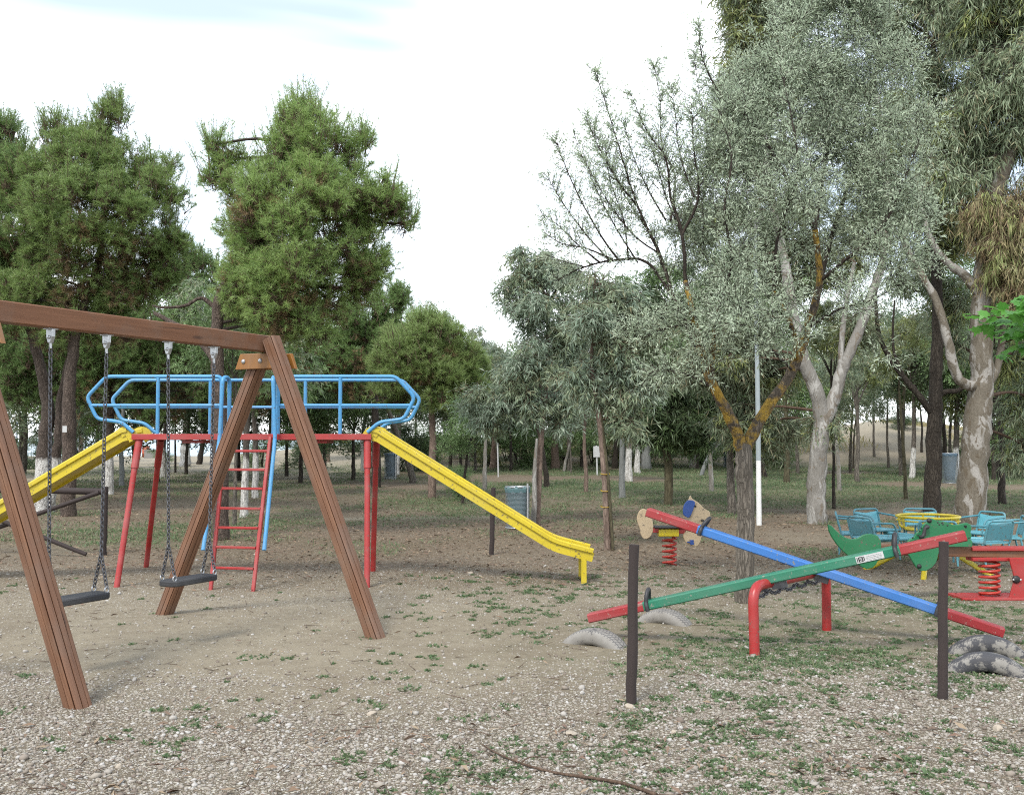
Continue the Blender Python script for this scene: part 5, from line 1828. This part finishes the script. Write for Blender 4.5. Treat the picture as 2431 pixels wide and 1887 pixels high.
# far tree tops and thickets closing the view
FAR = [(890, 33, 'euc', 2.6, 'tall brownish green tree top behind the bright young pine', 7.3, 58, 'bark_grey'),
       (950, 33, 'olive', 2.2, 'rounded olive green tree top left of the lowest skyline gap', 6.6, 62, 'bark_grey'),
       (840, 33, 'silver', 2.2, 'pale silvery tree between the two far pines', 5.4, 44, 'bark_grey'),
       (1015, 33, 'silver', 1.5, 'small silvery tree top left of the staked eucalyptus', 4.4, 46, 'bark_grey'),
       (1060, 33, 'silver', 2.2, 'silver grey rounded tree behind the pale young tree', 4.6, 50, 'bark_grey'),
       (1290, 33, 'olive', 2.6, 'olive green far tree behind the tied eucalyptus', 5.2, 55, 'bark_grey'),
       (1230, 33, 'euc', 2.6, 'grey green far tree between the two young eucalypts', 5.4, 60, 'bark_grey'),
       (1390, 33, 'olive', 3.0, 'yellowish far tree above the dark drooping eucalyptus', 6.0, 56, 'bark_grey'),
       (1460, 33, 'mid', 2.8, 'green far tree behind the left limbs of the silver tree', 5.5, 60, 'bark_grey'),
       (1560, 33, 'mixed', 3.0, 'dense far tree behind the fork of the silver tree', 5.6, 54, 'bark_dark'),
       (1640, 33, 'dark', 2.6, 'dark far tree behind the lamp post', 4.8, 50, 'bark_dark'),
       (1720, 33, 'mid', 2.6, 'green far tree behind the forked eucalyptus', 5.6, 56, 'bark_dark'),
       (1880, 33, 'olive', 2.6, 'yellow green tree above the dry sand mound', 6.2, 50, 'bark_grey'),
       (1850, 33, 'euc', 2.4, 'light grey green tree over the top of the mound', 7.0, 56, 'bark_grey'),
       (1905, 33, 'olive', 1.9, 'low yellow green tree behind the sweeping dark bough', 5.2, 40, 'bark_grey'),
       (1800, 33, 'euc', 2.0, 'grey green sapling crown right of the pale forked trunk', 5.0, 44, 'bark_grey'),
       (2010, 33, 'olive', 2.2, 'yellowish tree filling the gap right of the dark trunk', 4.8, 38, 'bark_grey'),
       (2100, 33, 'mid', 2.2, 'green low tree directly right of the mottled trunk', 3.9, 36, 'bark_dark'),
       (1480, 33, 'dark', 2.4, 'dark low tree behind the bent greenish trunk', 4.0, 48, 'bark_dark'),
       (1590, 33, 'mid', 2.2, 'green low tree just behind the silver tree trunk', 3.9, 44, 'bark_dark'),
       (1690, 33, 'olive', 2.0, 'yellowish low tree left of the pale forked trunk', 3.9, 42, 'bark_grey'),
       (1090, 33, 'mid', 2.2, 'green low tree behind the wire bin', 3.9, 46, 'bark_dark'),
       (800, 33, 'mid', 2.4, 'green tree filling the skyline right of the far pine', 5.6, 50, 'bark_dark'),
       (1000, 33, 'euc', 1.9, 'grey green tree just right of the bright young pine', 4.9, 44, 'bark_grey'),
       (985, 33, 'mid', 2.2, 'green low tree behind the upper half of the chute', 3.8, 44, 'bark_dark'),
       (1210, 33, 'mixed', 2.2, 'grey green low tree behind the thick pinkish trunk', 4.0, 46, 'bark_grey'),
       (120, 33, 'dark', 2.2, 'dark low tree above the log fence', 3.8, 34, 'bark_dark'),
       (350, 33, 'dark', 2.2, 'dark low tree under the left half of the railing', 3.9, 34, 'bark_dark'),
       (470, 33, 'mid', 2.0, 'green low tree behind the left handrail of the ladder', 3.9, 38, 'bark_dark'),
       (650, 33, 'mid', 2.0, 'green low tree behind the right half of the railing', 3.9, 34, 'bark_dark'),
       (1950, 33, 'dark', 2.2, 'dark round tree on the right flank of the mound', 5.6, 58, 'bark_dark'),
       (2060, 33, 'mid', 2.8, 'green tree behind the thick mottled trunk', 6.0, 46, 'bark_dark'),
       (2110, 33, 'olive', 2.8, 'yellow green tree right of the thick mottled trunk', 6.4, 50, 'bark_grey'),
       (2170, 33, 'dark', 2.6, 'dark dense tree at the right margin', 5.2, 42, 'bark_dark'),
       (2240, 33, 'mid', 3.0, 'green tree just beyond the right margin', 6.0, 40, 'bark_dark'),
       (620, 33, 'dark', 2.4, 'dark tree filling the gap behind the blue railing', 4.4, 40, 'bark_dark'),
       (700, 33, 'silver', 2.0, 'silvery tree behind the right half of the blue railing', 4.2, 38, 'bark_grey'),
       (760, 33, 'dark', 2.0, 'dark low crown under the right end of the railing', 3.6, 36, 'bark_dark'),
       (520, 33, 'dark', 2.4, 'dark crown behind the A shaped swing legs', 4.4, 36, 'bark_dark'),
       (410, 33, 'dark', 2.6, 'dark crown behind the left half of the railing', 4.8, 42, 'bark_dark'),
       (300, 33, 'dark', 2.6, 'dark crown above the orange barrel', 5.0, 44, 'bark_dark'),
       (180, 33, 'dark', 2.8, 'dark crown above the left chute', 5.2, 44, 'bark_dark'),
       (60, 33, 'euc', 2.6, 'grey green drooping tree behind the leftmost wooden leg', 4.6, 30, 'bark_grey'),
       (-20, 33, 'dark', 3.0, 'dark crown at the left margin', 5.2, 38, 'bark_dark'),
       (1330, 33, 'dark', 2.2, 'dark low tree behind the whitewashed pair', 4.0, 62, 'bark_dark'),
       (1150, 33, 'mid', 2.4, 'green far tree behind the staked eucalyptus', 4.8, 64, 'bark_dark')]
for (u, w, kind, cr, lab, cz, D, bk) in FAR:
    bg(u, 0, w * 10 / D, bk, kind, cr * 1.12, lab, .0, D=D, cz=(cz - .9 if cz < 5.5 else cz - .4))


def shrub(u, D, kind, r, h, label, n=1):
    p = at(u, 940, D)
    g = V((p.x, D, hz(p.x, D)))
    _bt[0] += 1
    k = _bt[0]
    t = thing('shrub', label, 'shrub', g, 'shrubs along the dunes')
    o = bpy.data.objects.new('foliage', PROTO[kind][k % 2])
    COL.objects.link(o)
    o.parent = t
    o.location = (0, 0, h * .42)
    o.scale = (r, r * .8, h * .55)
    o.rotation_euler = (0, 0, k)
    rr = random.Random(k)
    mb = MB()
    for q in range(4):
        limb(mb, [g - V((0, 0, .05)), g + V((rr.uniform(-.4, .4) * r, rr.uniform(-.3, .3) * r, h * .6))], .035, .015, 6, 4, .2, k + q)
    mb.build('stems', M['twig'], t)


for (u, D, kind, r, h, lab) in (
        (640, 66, 'mid', 1.3, .8, 'low green shrub at the left foot of the pale dune'), (700, 68, 'mid', 1.6, 1.0, 'spreading shrub on the pale dune behind the ladder leg'),
        (745, 64, 'olive', 1.5, 1.1, 'yellowish shrub on the dune behind the platform'), (785, 60, 'dark', 1.7, 1.5, 'dark shrub on the dune beside the red corner legs'),
        (850, 46, 'dark', 1.7, 2.3, 'tall dark green shrub right of the red platform corner'), (895, 48, 'mid', 1.7, 2.1, 'green shrub above the start of the right chute'),
        (960, 62, 'olive', 2.2, 1.2, 'yellowish shrub on the scrub ridge behind the young pine'), (1010, 58, 'dark', 1.8, 1.7, 'dark shrub on the ridge behind the crooked little tree'),
        (1080, 56, 'mid', 2.0, 2.0, 'green shrub behind the thin white pole'), (1140, 66, 'olive', 2.3, 1.3, 'yellowish shrub on the ridge behind the staked eucalyptus'),
        (1225, 66, 'dark', 2.2, 1.7, 'dark shrub on the ridge behind the bare leaning pole'), (1300, 68, 'mid', 2.2, 1.6, 'green shrub on the ridge behind the tied eucalyptus'),
        (1395, 58, 'dark', 1.3, 2.3, 'dense dark shrub left of the bent greenish trunk'), (1450, 66, 'dark', 2.3, 1.8, 'dark shrub on the ridge behind the dog rider'),
        (1530, 64, 'dark', 2.2, 1.9, 'dark shrub on the ridge left of the silver tree'), (1620, 60, 'mid', 2.0, 1.9, 'green shrub behind the lamp post'),
        (1670, 50, 'mid', 1.2, 1.5, 'leafy green shrub around the brownish trunk'), (1925, 66, 'dark', 1.5, 1.3, 'dark shrub on the crest of the dry mound'),
        (2070, 50, 'mid', 2.0, 1.9, 'green shrub behind the mottled trunk'), (2150, 44, 'mid', 2.2, 2.2, 'green thicket at the right edge'), (2200, 40, 'olive', 2.0, 1.8, 'yellow green thicket at the right margin'),
        (925, 54, 'mid', 1.9, 2.2, 'green shrub under the far brownish tree top'), (1040, 52, 'olive', 1.8, 2.0, 'yellowish shrub left of the thin white pole'),
        (1110, 50, 'mid', 1.7, 2.0, 'bushy green shrub between the bin and the thin white pole'), (1165, 54, 'mid', 1.9, 2.2, 'green shrub close behind the staked eucalyptus'),
        (1200, 56, 'olive', 1.8, 2.0, 'yellowish shrub behind the thread thin sapling'), (1262, 54, 'mid', 1.7, 1.9, 'rounded green shrub behind the white pole with a board'),
        (1340, 54, 'olive', 1.7, 2.0, 'yellowish shrub behind the smooth blue grey trunk'), (1425, 52, 'mid', 1.8, 2.3, 'green shrub directly behind the bent greenish trunk'),
        (1490, 54, 'mid', 1.9, 2.1, 'green shrub behind the pale peeling far trunk'), (1575, 52, 'mid', 1.7, 2.0, 'green shrub close behind the silver tree trunk'),
        (1650, 54, 'olive', 1.6, 1.8, 'yellowish shrub just right of the lamp post'), (665, 50, 'dark', 1.5, 1.9, 'dark shrub under the right half of the platform'),
        (560, 52, 'mid', 1.4, 1.7, 'green shrub seen through the upper ladder rungs'),
        (60, 50, 'dark', 2.0, 1.6, 'dark shrub beside the blue court fence'), (350, 58, 'mid', 1.0, .8, 'small shrub growing in the grey planter'), (985, 24.5, 'mid', .55, .8, 'feathery green shoots around the crooked little tree')):
    shrub(u, D, kind, r, h, lab)
# ------------------------------------------------------------------ ground
def gz(x, y):
    """what lies where: gravel, grass, leaf litter, pale sand (0..1)"""
    x, y = np.asarray(x, float), np.asarray(y, float)
    n1, n2, n3 = fbm(x * .45, y * .45), fbm(x * 1.6 + 40, y * 1.6), fbm(x * .22 + 90, y * .16)
    gravel = np.clip(1.30 - (y - 4.0) / 2.9 + .25 * sstep(0, -2, x) + (n2 - .5) * 1.0 + .25 * sstep(0, 3, x) * (1 - sstep(7, 9, y)), .10, 1) * (1 - sstep(11, 14, y) * .8)
    worn = np.exp(-((x + 1.9) ** 2 / 3.2 + (y - 7.3) ** 2 / 1.6)) + .8 * np.exp(-((x + 2.4) ** 2 / 8 + (y - 9.3) ** 2 / .8))
    gravel = np.clip(gravel - .75 * worn, 0, 1)
    gravel = np.maximum(gravel, .30 * sstep(8, 9.5, y) * (1 - sstep(11, 14, y)))
    near = np.clip((fbm(x * 5.3 + 11, y * 5.3) - .47) * 3.4, 0, 1) * np.clip((n2 - .25) * 2.4, .15, 1) * np.clip(.22 + .65 * sstep(-2.8, 1.0, x), 0, 1) * (1 - .9 * np.clip(worn, 0, 1)) * (1 - sstep(9.5, 13, y)) * (.75 + .5 * sstep(-.5, 2, x))
    under = np.exp(-((x - 2.2) ** 2 / 1.6 + (y - 6.9) ** 2 / .35)) * .9 + np.exp(-((x - 3.2) ** 2 / 2.5 + (y - 8.6) ** 2 / .7)) * .6
    far = sstep(17, 31, y + 6 * (n1 - .5)) * (1 - sstep(50, 58, y)) * np.clip((n3 - .30) * 5, 0, 1) * np.clip(.35 + .65 * sstep(-4, 2, x), 0, 1)
    spots = np.exp(-((x + .9) ** 2 / 1.8 + (y - 21.8) ** 2 / 2.5)) + .8 * np.exp(-((x + 6.3) ** 2 / 2.5 + (y - 16) ** 2 / 3)) + .7 * np.exp(-((x - 4.6) ** 2 / 3 + (y - 24) ** 2 / 5)) + .6 * np.exp(-((x + 4.5) ** 2 / 1 + (y - 19) ** 2 / 6))
    midg = sstep(10, 13, y) * (1 - sstep(22, 30, y)) * np.clip((n1 - .54) * 4, 0, 1) * .5
    grass = np.clip(.30 * near + under * np.clip(n2 * 1.7, 0, 1) + far + spots * np.clip(n2 * 1.6, 0, 1) + midg, 0, 1)
    litter = sstep(9.5, 12.5, y) * (1 - sstep(44, 60, y)) * np.clip(.85 + (n1 - .5) * 1.4, .3, 1)
    litter = np.maximum(litter, (1 - sstep(4.3, 5.1, y)) * np.clip((fbm(x * .8 + 5, y * .9) - .42) * 3.5, 0, .8) * sstep(-1.2, .2, x))
    sand = np.clip(sstep(30, 36, y) * (1 - sstep(-7.5, -5.0, x)) + sstep(57, 66, y) * (1 - .7 * sstep(0, 10, x)) * 1.0
                   + .85 * np.exp(-((y - 19.3 - .12 * x) ** 2 / .10)) * sstep(-4, -3, x) * (1 - sstep(-.4, .6, x)) + .55 * worn + .9 * np.exp(-((x - 25) ** 2 / 60 + (y - 70) ** 2 / 120)), 0, 1)
    return np.clip(gravel, 0, 1), grass, litter * (1 - .6 * sand), sand


xs = np.concatenate([-np.geomspace(400, 14, 34)[:-1], np.arange(-14, 14.01, .2), np.geomspace(14, 400, 34)[1:]])
ys = np.concatenate([-np.geomspace(60, 1, 10), np.arange(0, 3, .5), np.arange(3, 13, .12), np.arange(13, 32, .4), np.arange(32, 100, 1.0), np.geomspace(100, 420, 18)])
X, Y = np.meshgrid(xs, ys)
Z = height(X, Y)
nx, ny = len(xs), len(ys)
me = bpy.data.meshes.new('ground')
idx = np.arange(nx * ny).reshape(ny, nx)
quads = np.stack([idx[:-1, :-1], idx[:-1, 1:], idx[1:, 1:], idx[1:, :-1]], -1).reshape(-1, 4)
me.from_pydata(np.stack([X, Y, Z], -1).reshape(-1, 3).tolist(), [], quads.tolist())
ga = gz(X.ravel(), Y.ravel())
at_ = me.attributes.new('zone', 'FLOAT_COLOR', 'POINT')
at_.data.foreach_set('color', np.stack(ga, -1).astype(np.float32).ravel())
me.polygons.foreach_set('use_smooth', [True] * len(me.polygons))
me.update()
ground = bpy.data.objects.new('ground', me)
COL.objects.link(ground)
ground['kind'] = 'structure'

t = NT('playground_soil')
o = t.obj()
za = t.n('ShaderNodeAttribute', attribute_name='zone')
sp = t.n('ShaderNodeSeparateColor')
t.l(za.outputs['Color'], sp.inputs[0])
gr, gs_, li = sp.outputs[0], sp.outputs[1], sp.outputs[2]
sa = za.outputs['Alpha']
nA, nB, nC = t.noise(o, 1.3, 5, .6), t.noise(o, 7, 5, .65), t.noise(o, 38, 4, .7)
soil = t.mix(t.ramp(nB, [(.3, 0), (.72, 1)]), (.195, .158, .112), (.36, .31, .235))
soil = t.mix(t.ramp(nC, [(.35, 0), (.7, .7)]), soil, (.42, .375, .30))
soil = t.mix(t.ramp(nA, [(.38, 0), (.68, .45)]), soil, (.16, .118, .082))
soil = t.mix(t.math('MULTIPLY', t.ramp(gr, [(.45, 0), (.8, .75)]), t.ramp(nB, [(.3, .5), (.6, 1)])), soil, (.17, .14, .11))
# leaf litter: small torn flakes
vl = t.voro(t.mapping(o, (1, .8, 1)), 34)
lit = t.ramp(vl.outputs['Color'], [(0, (.115, .085, .06)), (.3, (.19, .138, .096)), (.55, (.255, .185, .13)), (.8, (.145, .112, .08)), (1, (.36, .28, .205))])
lm = t.math('MULTIPLY', li, t.ramp(nB, [(.28, .45), (.6, 1)]), True)
col = t.mix(lm, soil, lit)
# pale sand
sandc = t.mix(nB, (.36, .315, .24), (.52, .47, .38))
col = t.mix(t.math('MULTIPLY', sa, t.ramp(nB, [(.25, .65), (.5, 1)]), True), col, sandc)
# grass tint under the blades
gm = t.math('MULTIPLY', gs_, t.ramp(t.noise(o, 5.5, 5, .7), [(.36, 0), (.6, .85)]), True)
grc = t.mix(nC, (.075, .135, .055), (.16, .215, .10))
col = t.mix(gm, col, grc)
# embedded gravel of two sizes
hgt = None
for sc, lo, seed in ((52, .38, 0), (105, .30, 3)):
    v = t.voro(o, sc)
    sep = t.n('ShaderNodeSeparateColor')
    t.l(v.outputs['Color'], sep.inputs[0])
    body = t.ramp(v.outputs['Distance'], [(lo, 1), (lo + .12, 0)])
    thr = t.math('LESS_THAN', sep.outputs[0], t.math('MULTIPLY', t.math('ADD', gr, .10), .95))
    pm = t.math('MULTIPLY', body, thr)
    pc = t.ramp(sep.outputs[1], [(0, (.32, .27, .21)), (.25, (.46, .41, .33)), (.5, (.66, .62, .55)), (.75, (.80, .77, .72)), (1, (.40, .32, .25))])
    col = t.mix(pm, col, pc)
    hgt = pm if hgt is None else t.math('MAXIMUM', hgt, pm)
bmp = t.bump(t.math('ADD', hgt, t.math('MULTIPLY', nC, .8)), .75, .012)
col = t.mix(1.0, col, (.585, .575, .535), 'MULTIPLY')
M['ground'] = t.done(t.principled(col, .92, bmp, spec=.2))
me.materials.append(M['ground'])

# sea beyond the shore on the left
t = NT('sea_water')
o = t.obj()
w1 = t.noise(t.mapping(o, (.25, .9, 1)), 1.2, 4, .6)
M['sea'] = t.done(t.principled(t.mix(w1, (.16, .24, .28), (.26, .35, .38)), .3, t.bump(w1, .35, .2)))
me = bpy.data.meshes.new('sea')
me.from_pydata([(-4000, 88, -.72), (4000, 88, -.72), (4000, 9000, -.72), (-4000, 9000, -.72)], [], [(0, 1, 2, 3)])
me.materials.append(M['sea'])
sea = bpy.data.objects.new('sea', me)
COL.objects.link(sea)
sea['kind'] = 'structure'


def stuff(name, P, mats, mi=None):
    o = np_mesh(name, P, mats, None, mi)
    o['kind'] = 'stuff'
    return o


# loose gravel: broken pebbles, denser towards the viewer
rs = np.random.RandomState(51)
bm = bmesh.new()
bmesh.ops.create_icosphere(bm, subdivisions=1, radius=1)
ICO = np.array([list(v.co) for v in bm.verts])
ICOF = np.array([[v.index for v in f.verts] for f in bm.faces])
bm.free()


def pebbles(n, y0, y1, s0, s1, wide=.56):
    y = y0 + (y1 - y0) * rs.rand(n) ** 1.15
    x = (rs.rand(n) * 2 - 1) * (y * wide + .4)
    g_ = gz(x, y)[0]
    keep = rs.rand(n) < np.clip(g_, .16, 1)
    x, y = x[keep], y[keep]
    n = len(x)
    s = s0 * (s1 / s0) ** (rs.rand(n) ** 2.2)
    k = np.stack([s, s * rs.uniform(.6, 1, n), s * rs.uniform(.35, .7, n)], 1)
    v = ICO[None] * rs.uniform(.68, 1.15, (n, 12, 1)) * k[:, None, :]
    a = rs.uniform(0, 6.28, n)
    tl = rs.normal(0, .35, n)
    ca, sa_ = np.cos(a)[:, None], np.sin(a)[:, None]
    ct, st = np.cos(tl)[:, None], np.sin(tl)[:, None]
    vx, vz = v[..., 0] * ct - v[..., 2] * st, v[..., 0] * st + v[..., 2] * ct
    vx, vy = vx * ca - v[..., 1] * sa_, vx * sa_ + v[..., 1] * ca
    z = height(x, y)[:, None] + k[:, 2:3] * rs.uniform(0, .6, (n, 1)) + vz
    return np.stack([vx + x[:, None], vy + y[:, None], z], -1)


def pebble_mesh(name, PV, mat):
    n = len(PV)
    me = bpy.data.meshes.new(name)
    verts = PV.reshape(-1, 3).astype(np.float32)
    tri = (ICOF[None] + (np.arange(n) * 12)[:, None, None]).reshape(-1, 3)
    me.vertices.add(len(verts))
    me.vertices.foreach_set('co', verts.ravel())
    me.loops.add(tri.size)
    me.loops.foreach_set('vertex_index', tri.astype(np.int32).ravel())
    me.polygons.add(len(tri))
    me.polygons.foreach_set('loop_start', (np.arange(len(tri)) * 3).astype(np.int32))
    me.materials.append(mat)
    me.update(calc_edges=True)
    o = bpy.data.objects.new(name, me)
    COL.objects.link(o)
    o['kind'] = 'stuff'
    return o


PB = np.concatenate([pebbles(60000, 3.4, 6.6, .004, .017), pebbles(44000, 6.2, 11.5, .005, .015), pebbles(1500, 3.4, 13, .016, .030)])
pebble_mesh('gravel', PB, M['gravel'])


# weeds: small rosettes and grass tufts
def clumps(n):
    y = 3.6 + 7.6 * rs.rand(n)
    x = (rs.rand(n) * 2 - 1) * (y * .56 + .4)
    w_ = np.clip(.12 + .8 * sstep(-3.0, .8, x), 0, 1) * np.clip((fbm(x * 1.1 + 31, y * 1.1) - .30) * 3.5, .05, 1)
    w_ = w_ * (1 - .9 * np.exp(-((x + 1.9) ** 2 / 3.2 + (y - 7.3) ** 2 / 1.6)))
    k = rs.rand(n) < w_
    x, y = x[k], y[k]
    big = rs.uniform(.012, .05, len(x)) * rs.uniform(.6, 1.3, len(x))
    m = (6 + big * 260).astype(int)
    ci = np.repeat(np.arange(len(x)), m)
    o2 = rs.normal(0, 1, (len(ci), 2)) * big[ci][:, None]
    X2, Y2 = x[ci] + o2[:, 0], y[ci] + o2[:, 1]
    per = 9
    n2 = len(ci)
    sz = rs.uniform(.010, .026, n2) * (1 + 8 * big[ci])
    a = rs.uniform(0, 6.28, (n2, per))
    el = rs.uniform(.15, 1.25, (n2, per))
    T = np.stack([np.cos(a) * np.cos(el), np.sin(a) * np.cos(el), np.sin(el)], -1).reshape(-1, 3)
    P = np.repeat(np.stack([X2, Y2, height(X2, Y2)], -1), per, 0)
    L = np.repeat(sz, per) * rs.uniform(.5, 1.1, n2 * per)
    return P, T, L


def rosettes(n, y0, y1, wide, lo, hi, gmin, per=22):
    y = y0 + (y1 - y0) * rs.rand(n)
    x = (rs.rand(n) * 2 - 1) * (y * wide + .4)
    # gather in patches
    g_ = gz(x, y)[1]
    keep = rs.rand(n) < np.clip((g_ - gmin) * 1.5, 0, 1)
    x, y = x[keep], y[keep]
    n = len(x)
    sz = rs.uniform(lo, hi, n) * rs.uniform(.6, 1.2, n)
    a = rs.uniform(0, 6.28, (n, per))
    el = rs.uniform(.12, 1.2, (n, per))
    T = np.stack([np.cos(a) * np.cos(el), np.sin(a) * np.cos(el), np.sin(el)], -1).reshape(-1, 3)
    off = rs.normal(0, 1, (n, per, 2)) * sz[:, None, None] * .8
    P = np.stack([x[:, None] + off[..., 0], y[:, None] + off[..., 1], height(x, y)[:, None] + 0 * off[..., 0]], -1).reshape(-1, 3)
    L = np.repeat(sz, per) * rs.uniform(.5, 1.1, n * per)
    return P, T, L


P, T, L = rosettes(16000, 3.6, 12.5, .56, .016, .036, .10)
q = [leaves(P, T, L, L * .42, rs, .25)]
P, T, L = clumps(2600)
q.append(leaves(P, T, L, L * rs.uniform(.12, .45, len(L)), rs, .2))
P, T, L = rosettes(700, 3.8, 10, .56, .03, .055, .30, 40)
q.append(leaves(P, T, L, L * .34, rs, .25))
stuff('weeds', q, [M['weed']])
P, T, L = rosettes(5200, 3.8, 13, .56, .04, .085, .24, 12)
T[:, 2] += .8
T = unit(T)
q = [leaves(P, T, L, L * .07, rs, .2)]
P, T, L = rosettes(24000, 12, 32, .56, .06, .12, .10, 9)
T[:, 2] += .6
q.append(leaves(P, unit(T), L, L * .09 + .004, rs, .25))
P, T, L = rosettes(24000, 30, 58, .56, .09, .16, .08, 8)
T[:, 2] += .6
q.append(leaves(P, unit(T), L, L * .11 + .006, rs, .25))
stuff('grass', q, [M['grass']])
# dry grass on the mound and ridge
n = 60000
x = rs.uniform(-8, 46, n)
y = rs.uniform(58, 84, n)
k = (fbm(x * .3, y * .3) > .40) & (rs.rand(n) < np.where(x > 26, 1, .5)) & (np.abs(x - 24.5) > 3.2)
x, y = x[k], y[k]
a = rs.uniform(0, 6.28, len(x))
T = unit(np.stack([np.cos(a) * .4, np.sin(a) * .4, np.ones(len(x))], -1))
L = rs.uniform(.18, .55, len(x))
stuff('dry_grass', [leaves(np.stack([x, y, height(x, y)], -1), T, L, L * .10 + .01, rs, .2)], [M['drygrass']])


# fallen leaves
def fallen(n, y0, y1, wide, lo, hi, amount):
    y = y0 + (y1 - y0) * rs.rand(n)
    x = (rs.rand(n) * 2 - 1) * (y * wide + .4)
    g_ = gz(x, y)[2]
    keep = rs.rand(n) < np.clip(g_, amount, 1)
    x, y = x[keep], y[keep]
    n = len(x)
    a = rs.uniform(0, 6.28, n)
    T = unit(np.stack([np.cos(a), np.sin(a), rs.uniform(-.1, .35, n)], -1))
    L = rs.uniform(lo, hi, n)
    P = np.stack([x, y, height(x, y) + rs.uniform(.003, .02, n)], -1)
    up = unit(np.stack([rs.normal(0, .4, n), rs.normal(0, .4, n), np.ones(n)], -1))
    Sd = unit(np.cross(up, T))
    W = L * rs.uniform(.14, .32, n)
    m = P + T * (L * .45)[:, None] + up * (L * rs.uniform(-.05, .16, n))[:, None]
    return np.stack([P, m + Sd * (W * .5)[:, None], P + T * L[:, None], m - Sd * (W * .5)[:, None] + up * (W * .3)[:, None]], 1)


stuff('fallen_leaves', [fallen(16000, 3.5, 5.4, .56, .025, .08, .06), fallen(3500, 5, 10, .56, .03, .07, .12), fallen(40000, 9.5, 28, .56, .03, .085, .05)], [M['litter']])
# straws and little sticks
n = 650
y = 3.6 + 9 * rs.rand(n) ** 1.5
x = (rs.rand(n) * 2 - 1) * (y * .56 + .4)
a = rs.uniform(0, 6.28, n)
Lk = rs.uniform(.03, .16, n)
p0 = np.stack([x, y, height(x, y) + .008], -1)
p1 = p0 + np.stack([np.cos(a) * Lk, np.sin(a) * Lk, rs.uniform(-.004, .02, n)], -1)
stuff('twig_litter', [twig_mesh_tris(p0, p1, .0028)], [M['twig_brown']])

# ------------------------------------------------------------------ sky, sun, camera
w = bpy.data.worlds.new('World')
SC.world = w
w.use_nodes = True
nt = w.node_tree
nt.nodes.clear()
N = nt.nodes.new
out, bgn = N('ShaderNodeOutputWorld'), N('ShaderNodeBackground')
SUN_EL, SUN_AZ = R(52), R(205)       # high, behind the viewer to the left
sky = N('ShaderNodeTexSky')
sky.sky_type = 'NISHITA'
sky.sun_disc = False
sky.sun_elevation = SUN_EL
sky.sun_rotation = SUN_AZ
sky.air_density = 1.0
sky.dust_density = 1.0
tc = N('ShaderNodeTexCoord')
mp = N('ShaderNodeMapping')
mp.inputs['Scale'].default_value = (1, 1, 2.6)
mp.inputs['Location'].default_value = (.35, .2, .1)
nz = N('ShaderNodeTexNoise')
nz.inputs['Scale'].default_value = 1.7
nz.inputs['Detail'].default_value = 4
nz.inputs['Roughness'].default_value = .5
nz.inputs['Distortion'].default_value = .5
cr = N('ShaderNodeValToRGB')
cr.color_ramp.elements[0].position, cr.color_ramp.elements[0].color = .29, (.21, .21, .21, 1)
cr.color_ramp.elements[1].position, cr.color_ramp.elements[1].color = .55, (1, 1, 1, 1)
mx = N('ShaderNodeMix')
mx.data_type = 'RGBA'
mx.inputs[7].default_value = (11.0, 11.5, 11.9, 1)
L_ = nt.links.new
L_(tc.outputs['Generated'], mp.inputs['Vector'])
L_(mp.outputs[0], nz.inputs['Vector'])
sx = N('ShaderNodeSeparateXYZ')
L_(tc.outputs['Generated'], sx.inputs[0])
ma = N('ShaderNodeMath')
ma.operation = 'MULTIPLY_ADD'
L_(sx.outputs['Z'], ma.inputs[0])
ma.inputs[1].default_value = -.16
dt = N('ShaderNodeVectorMath')
dt.operation = 'DOT_PRODUCT'
L_(tc.outputs['Generated'], dt.inputs[0])
dt.inputs[1].default_value = tuple(ray(260, -60).normalized())
clr = N('ShaderNodeMapRange')                      # thinner cloud in that part of the sky
clr.inputs['From Min'].default_value = .90
clr.inputs['From Max'].default_value = 1.0
clr.inputs['To Min'].default_value = 0.0
clr.inputs['To Max'].default_value = -.11
L_(dt.outputs['Value'], clr.inputs['Value'])
ad = N('ShaderNodeMath')
L_(nz.outputs['Fac'], ad.inputs[0])
L_(clr.outputs[0], ad.inputs[1])
L_(ad.outputs[0], ma.inputs[2])
L_(ma.outputs[0], cr.inputs[0])
L_(cr.outputs[0], mx.inputs[0])
L_(sky.outputs[0], mx.inputs[6])
L_(mx.outputs[2], bgn.inputs[0])
bgn.inputs[1].default_value = .1
L_(bgn.outputs[0], out.inputs[0])

sd = bpy.data.lights.new('sun', 'SUN')
sd.energy = 1.5
sd.angle = R(14)
sd.color = (1.0, .955, .88)
so = bpy.data.objects.new('sun', sd)
COL.objects.link(so)
sdir = V((math.sin(SUN_AZ) * math.cos(SUN_EL), math.cos(SUN_AZ) * math.cos(SUN_EL), math.sin(SUN_EL)))
so.rotation_euler = sdir.to_track_quat('Z', 'Y').to_euler()
so.location = (0, 0, 30)

cd = bpy.data.cameras.new('camera')
cam = bpy.data.objects.new('camera', cd)
COL.objects.link(cam)
cam.location = (0, 0, EYE)
cam.rotation_euler = (PI / 2 + PITCH, 0, 0)
cd.sensor_fit = 'HORIZONTAL'
cd.sensor_width = 36
cd.lens = 36 * F / 2431
cd.clip_start = .05
cd.clip_end = 12000
SC.camera = cam
SC.view_settings.view_transform = 'Standard'
SC.view_settings.look = 'None'
SC.view_settings.exposure = 1.2
SC.view_settings.gamma = 1
SC.cycles.use_denoising = False
SC.cycles.filter_width = 1.1
SC.cycles.max_bounces = 8
SC.cycles.transparent_max_bounces = 12
SC.cycles.caustics_reflective = False
SC.cycles.caustics_refractive = False
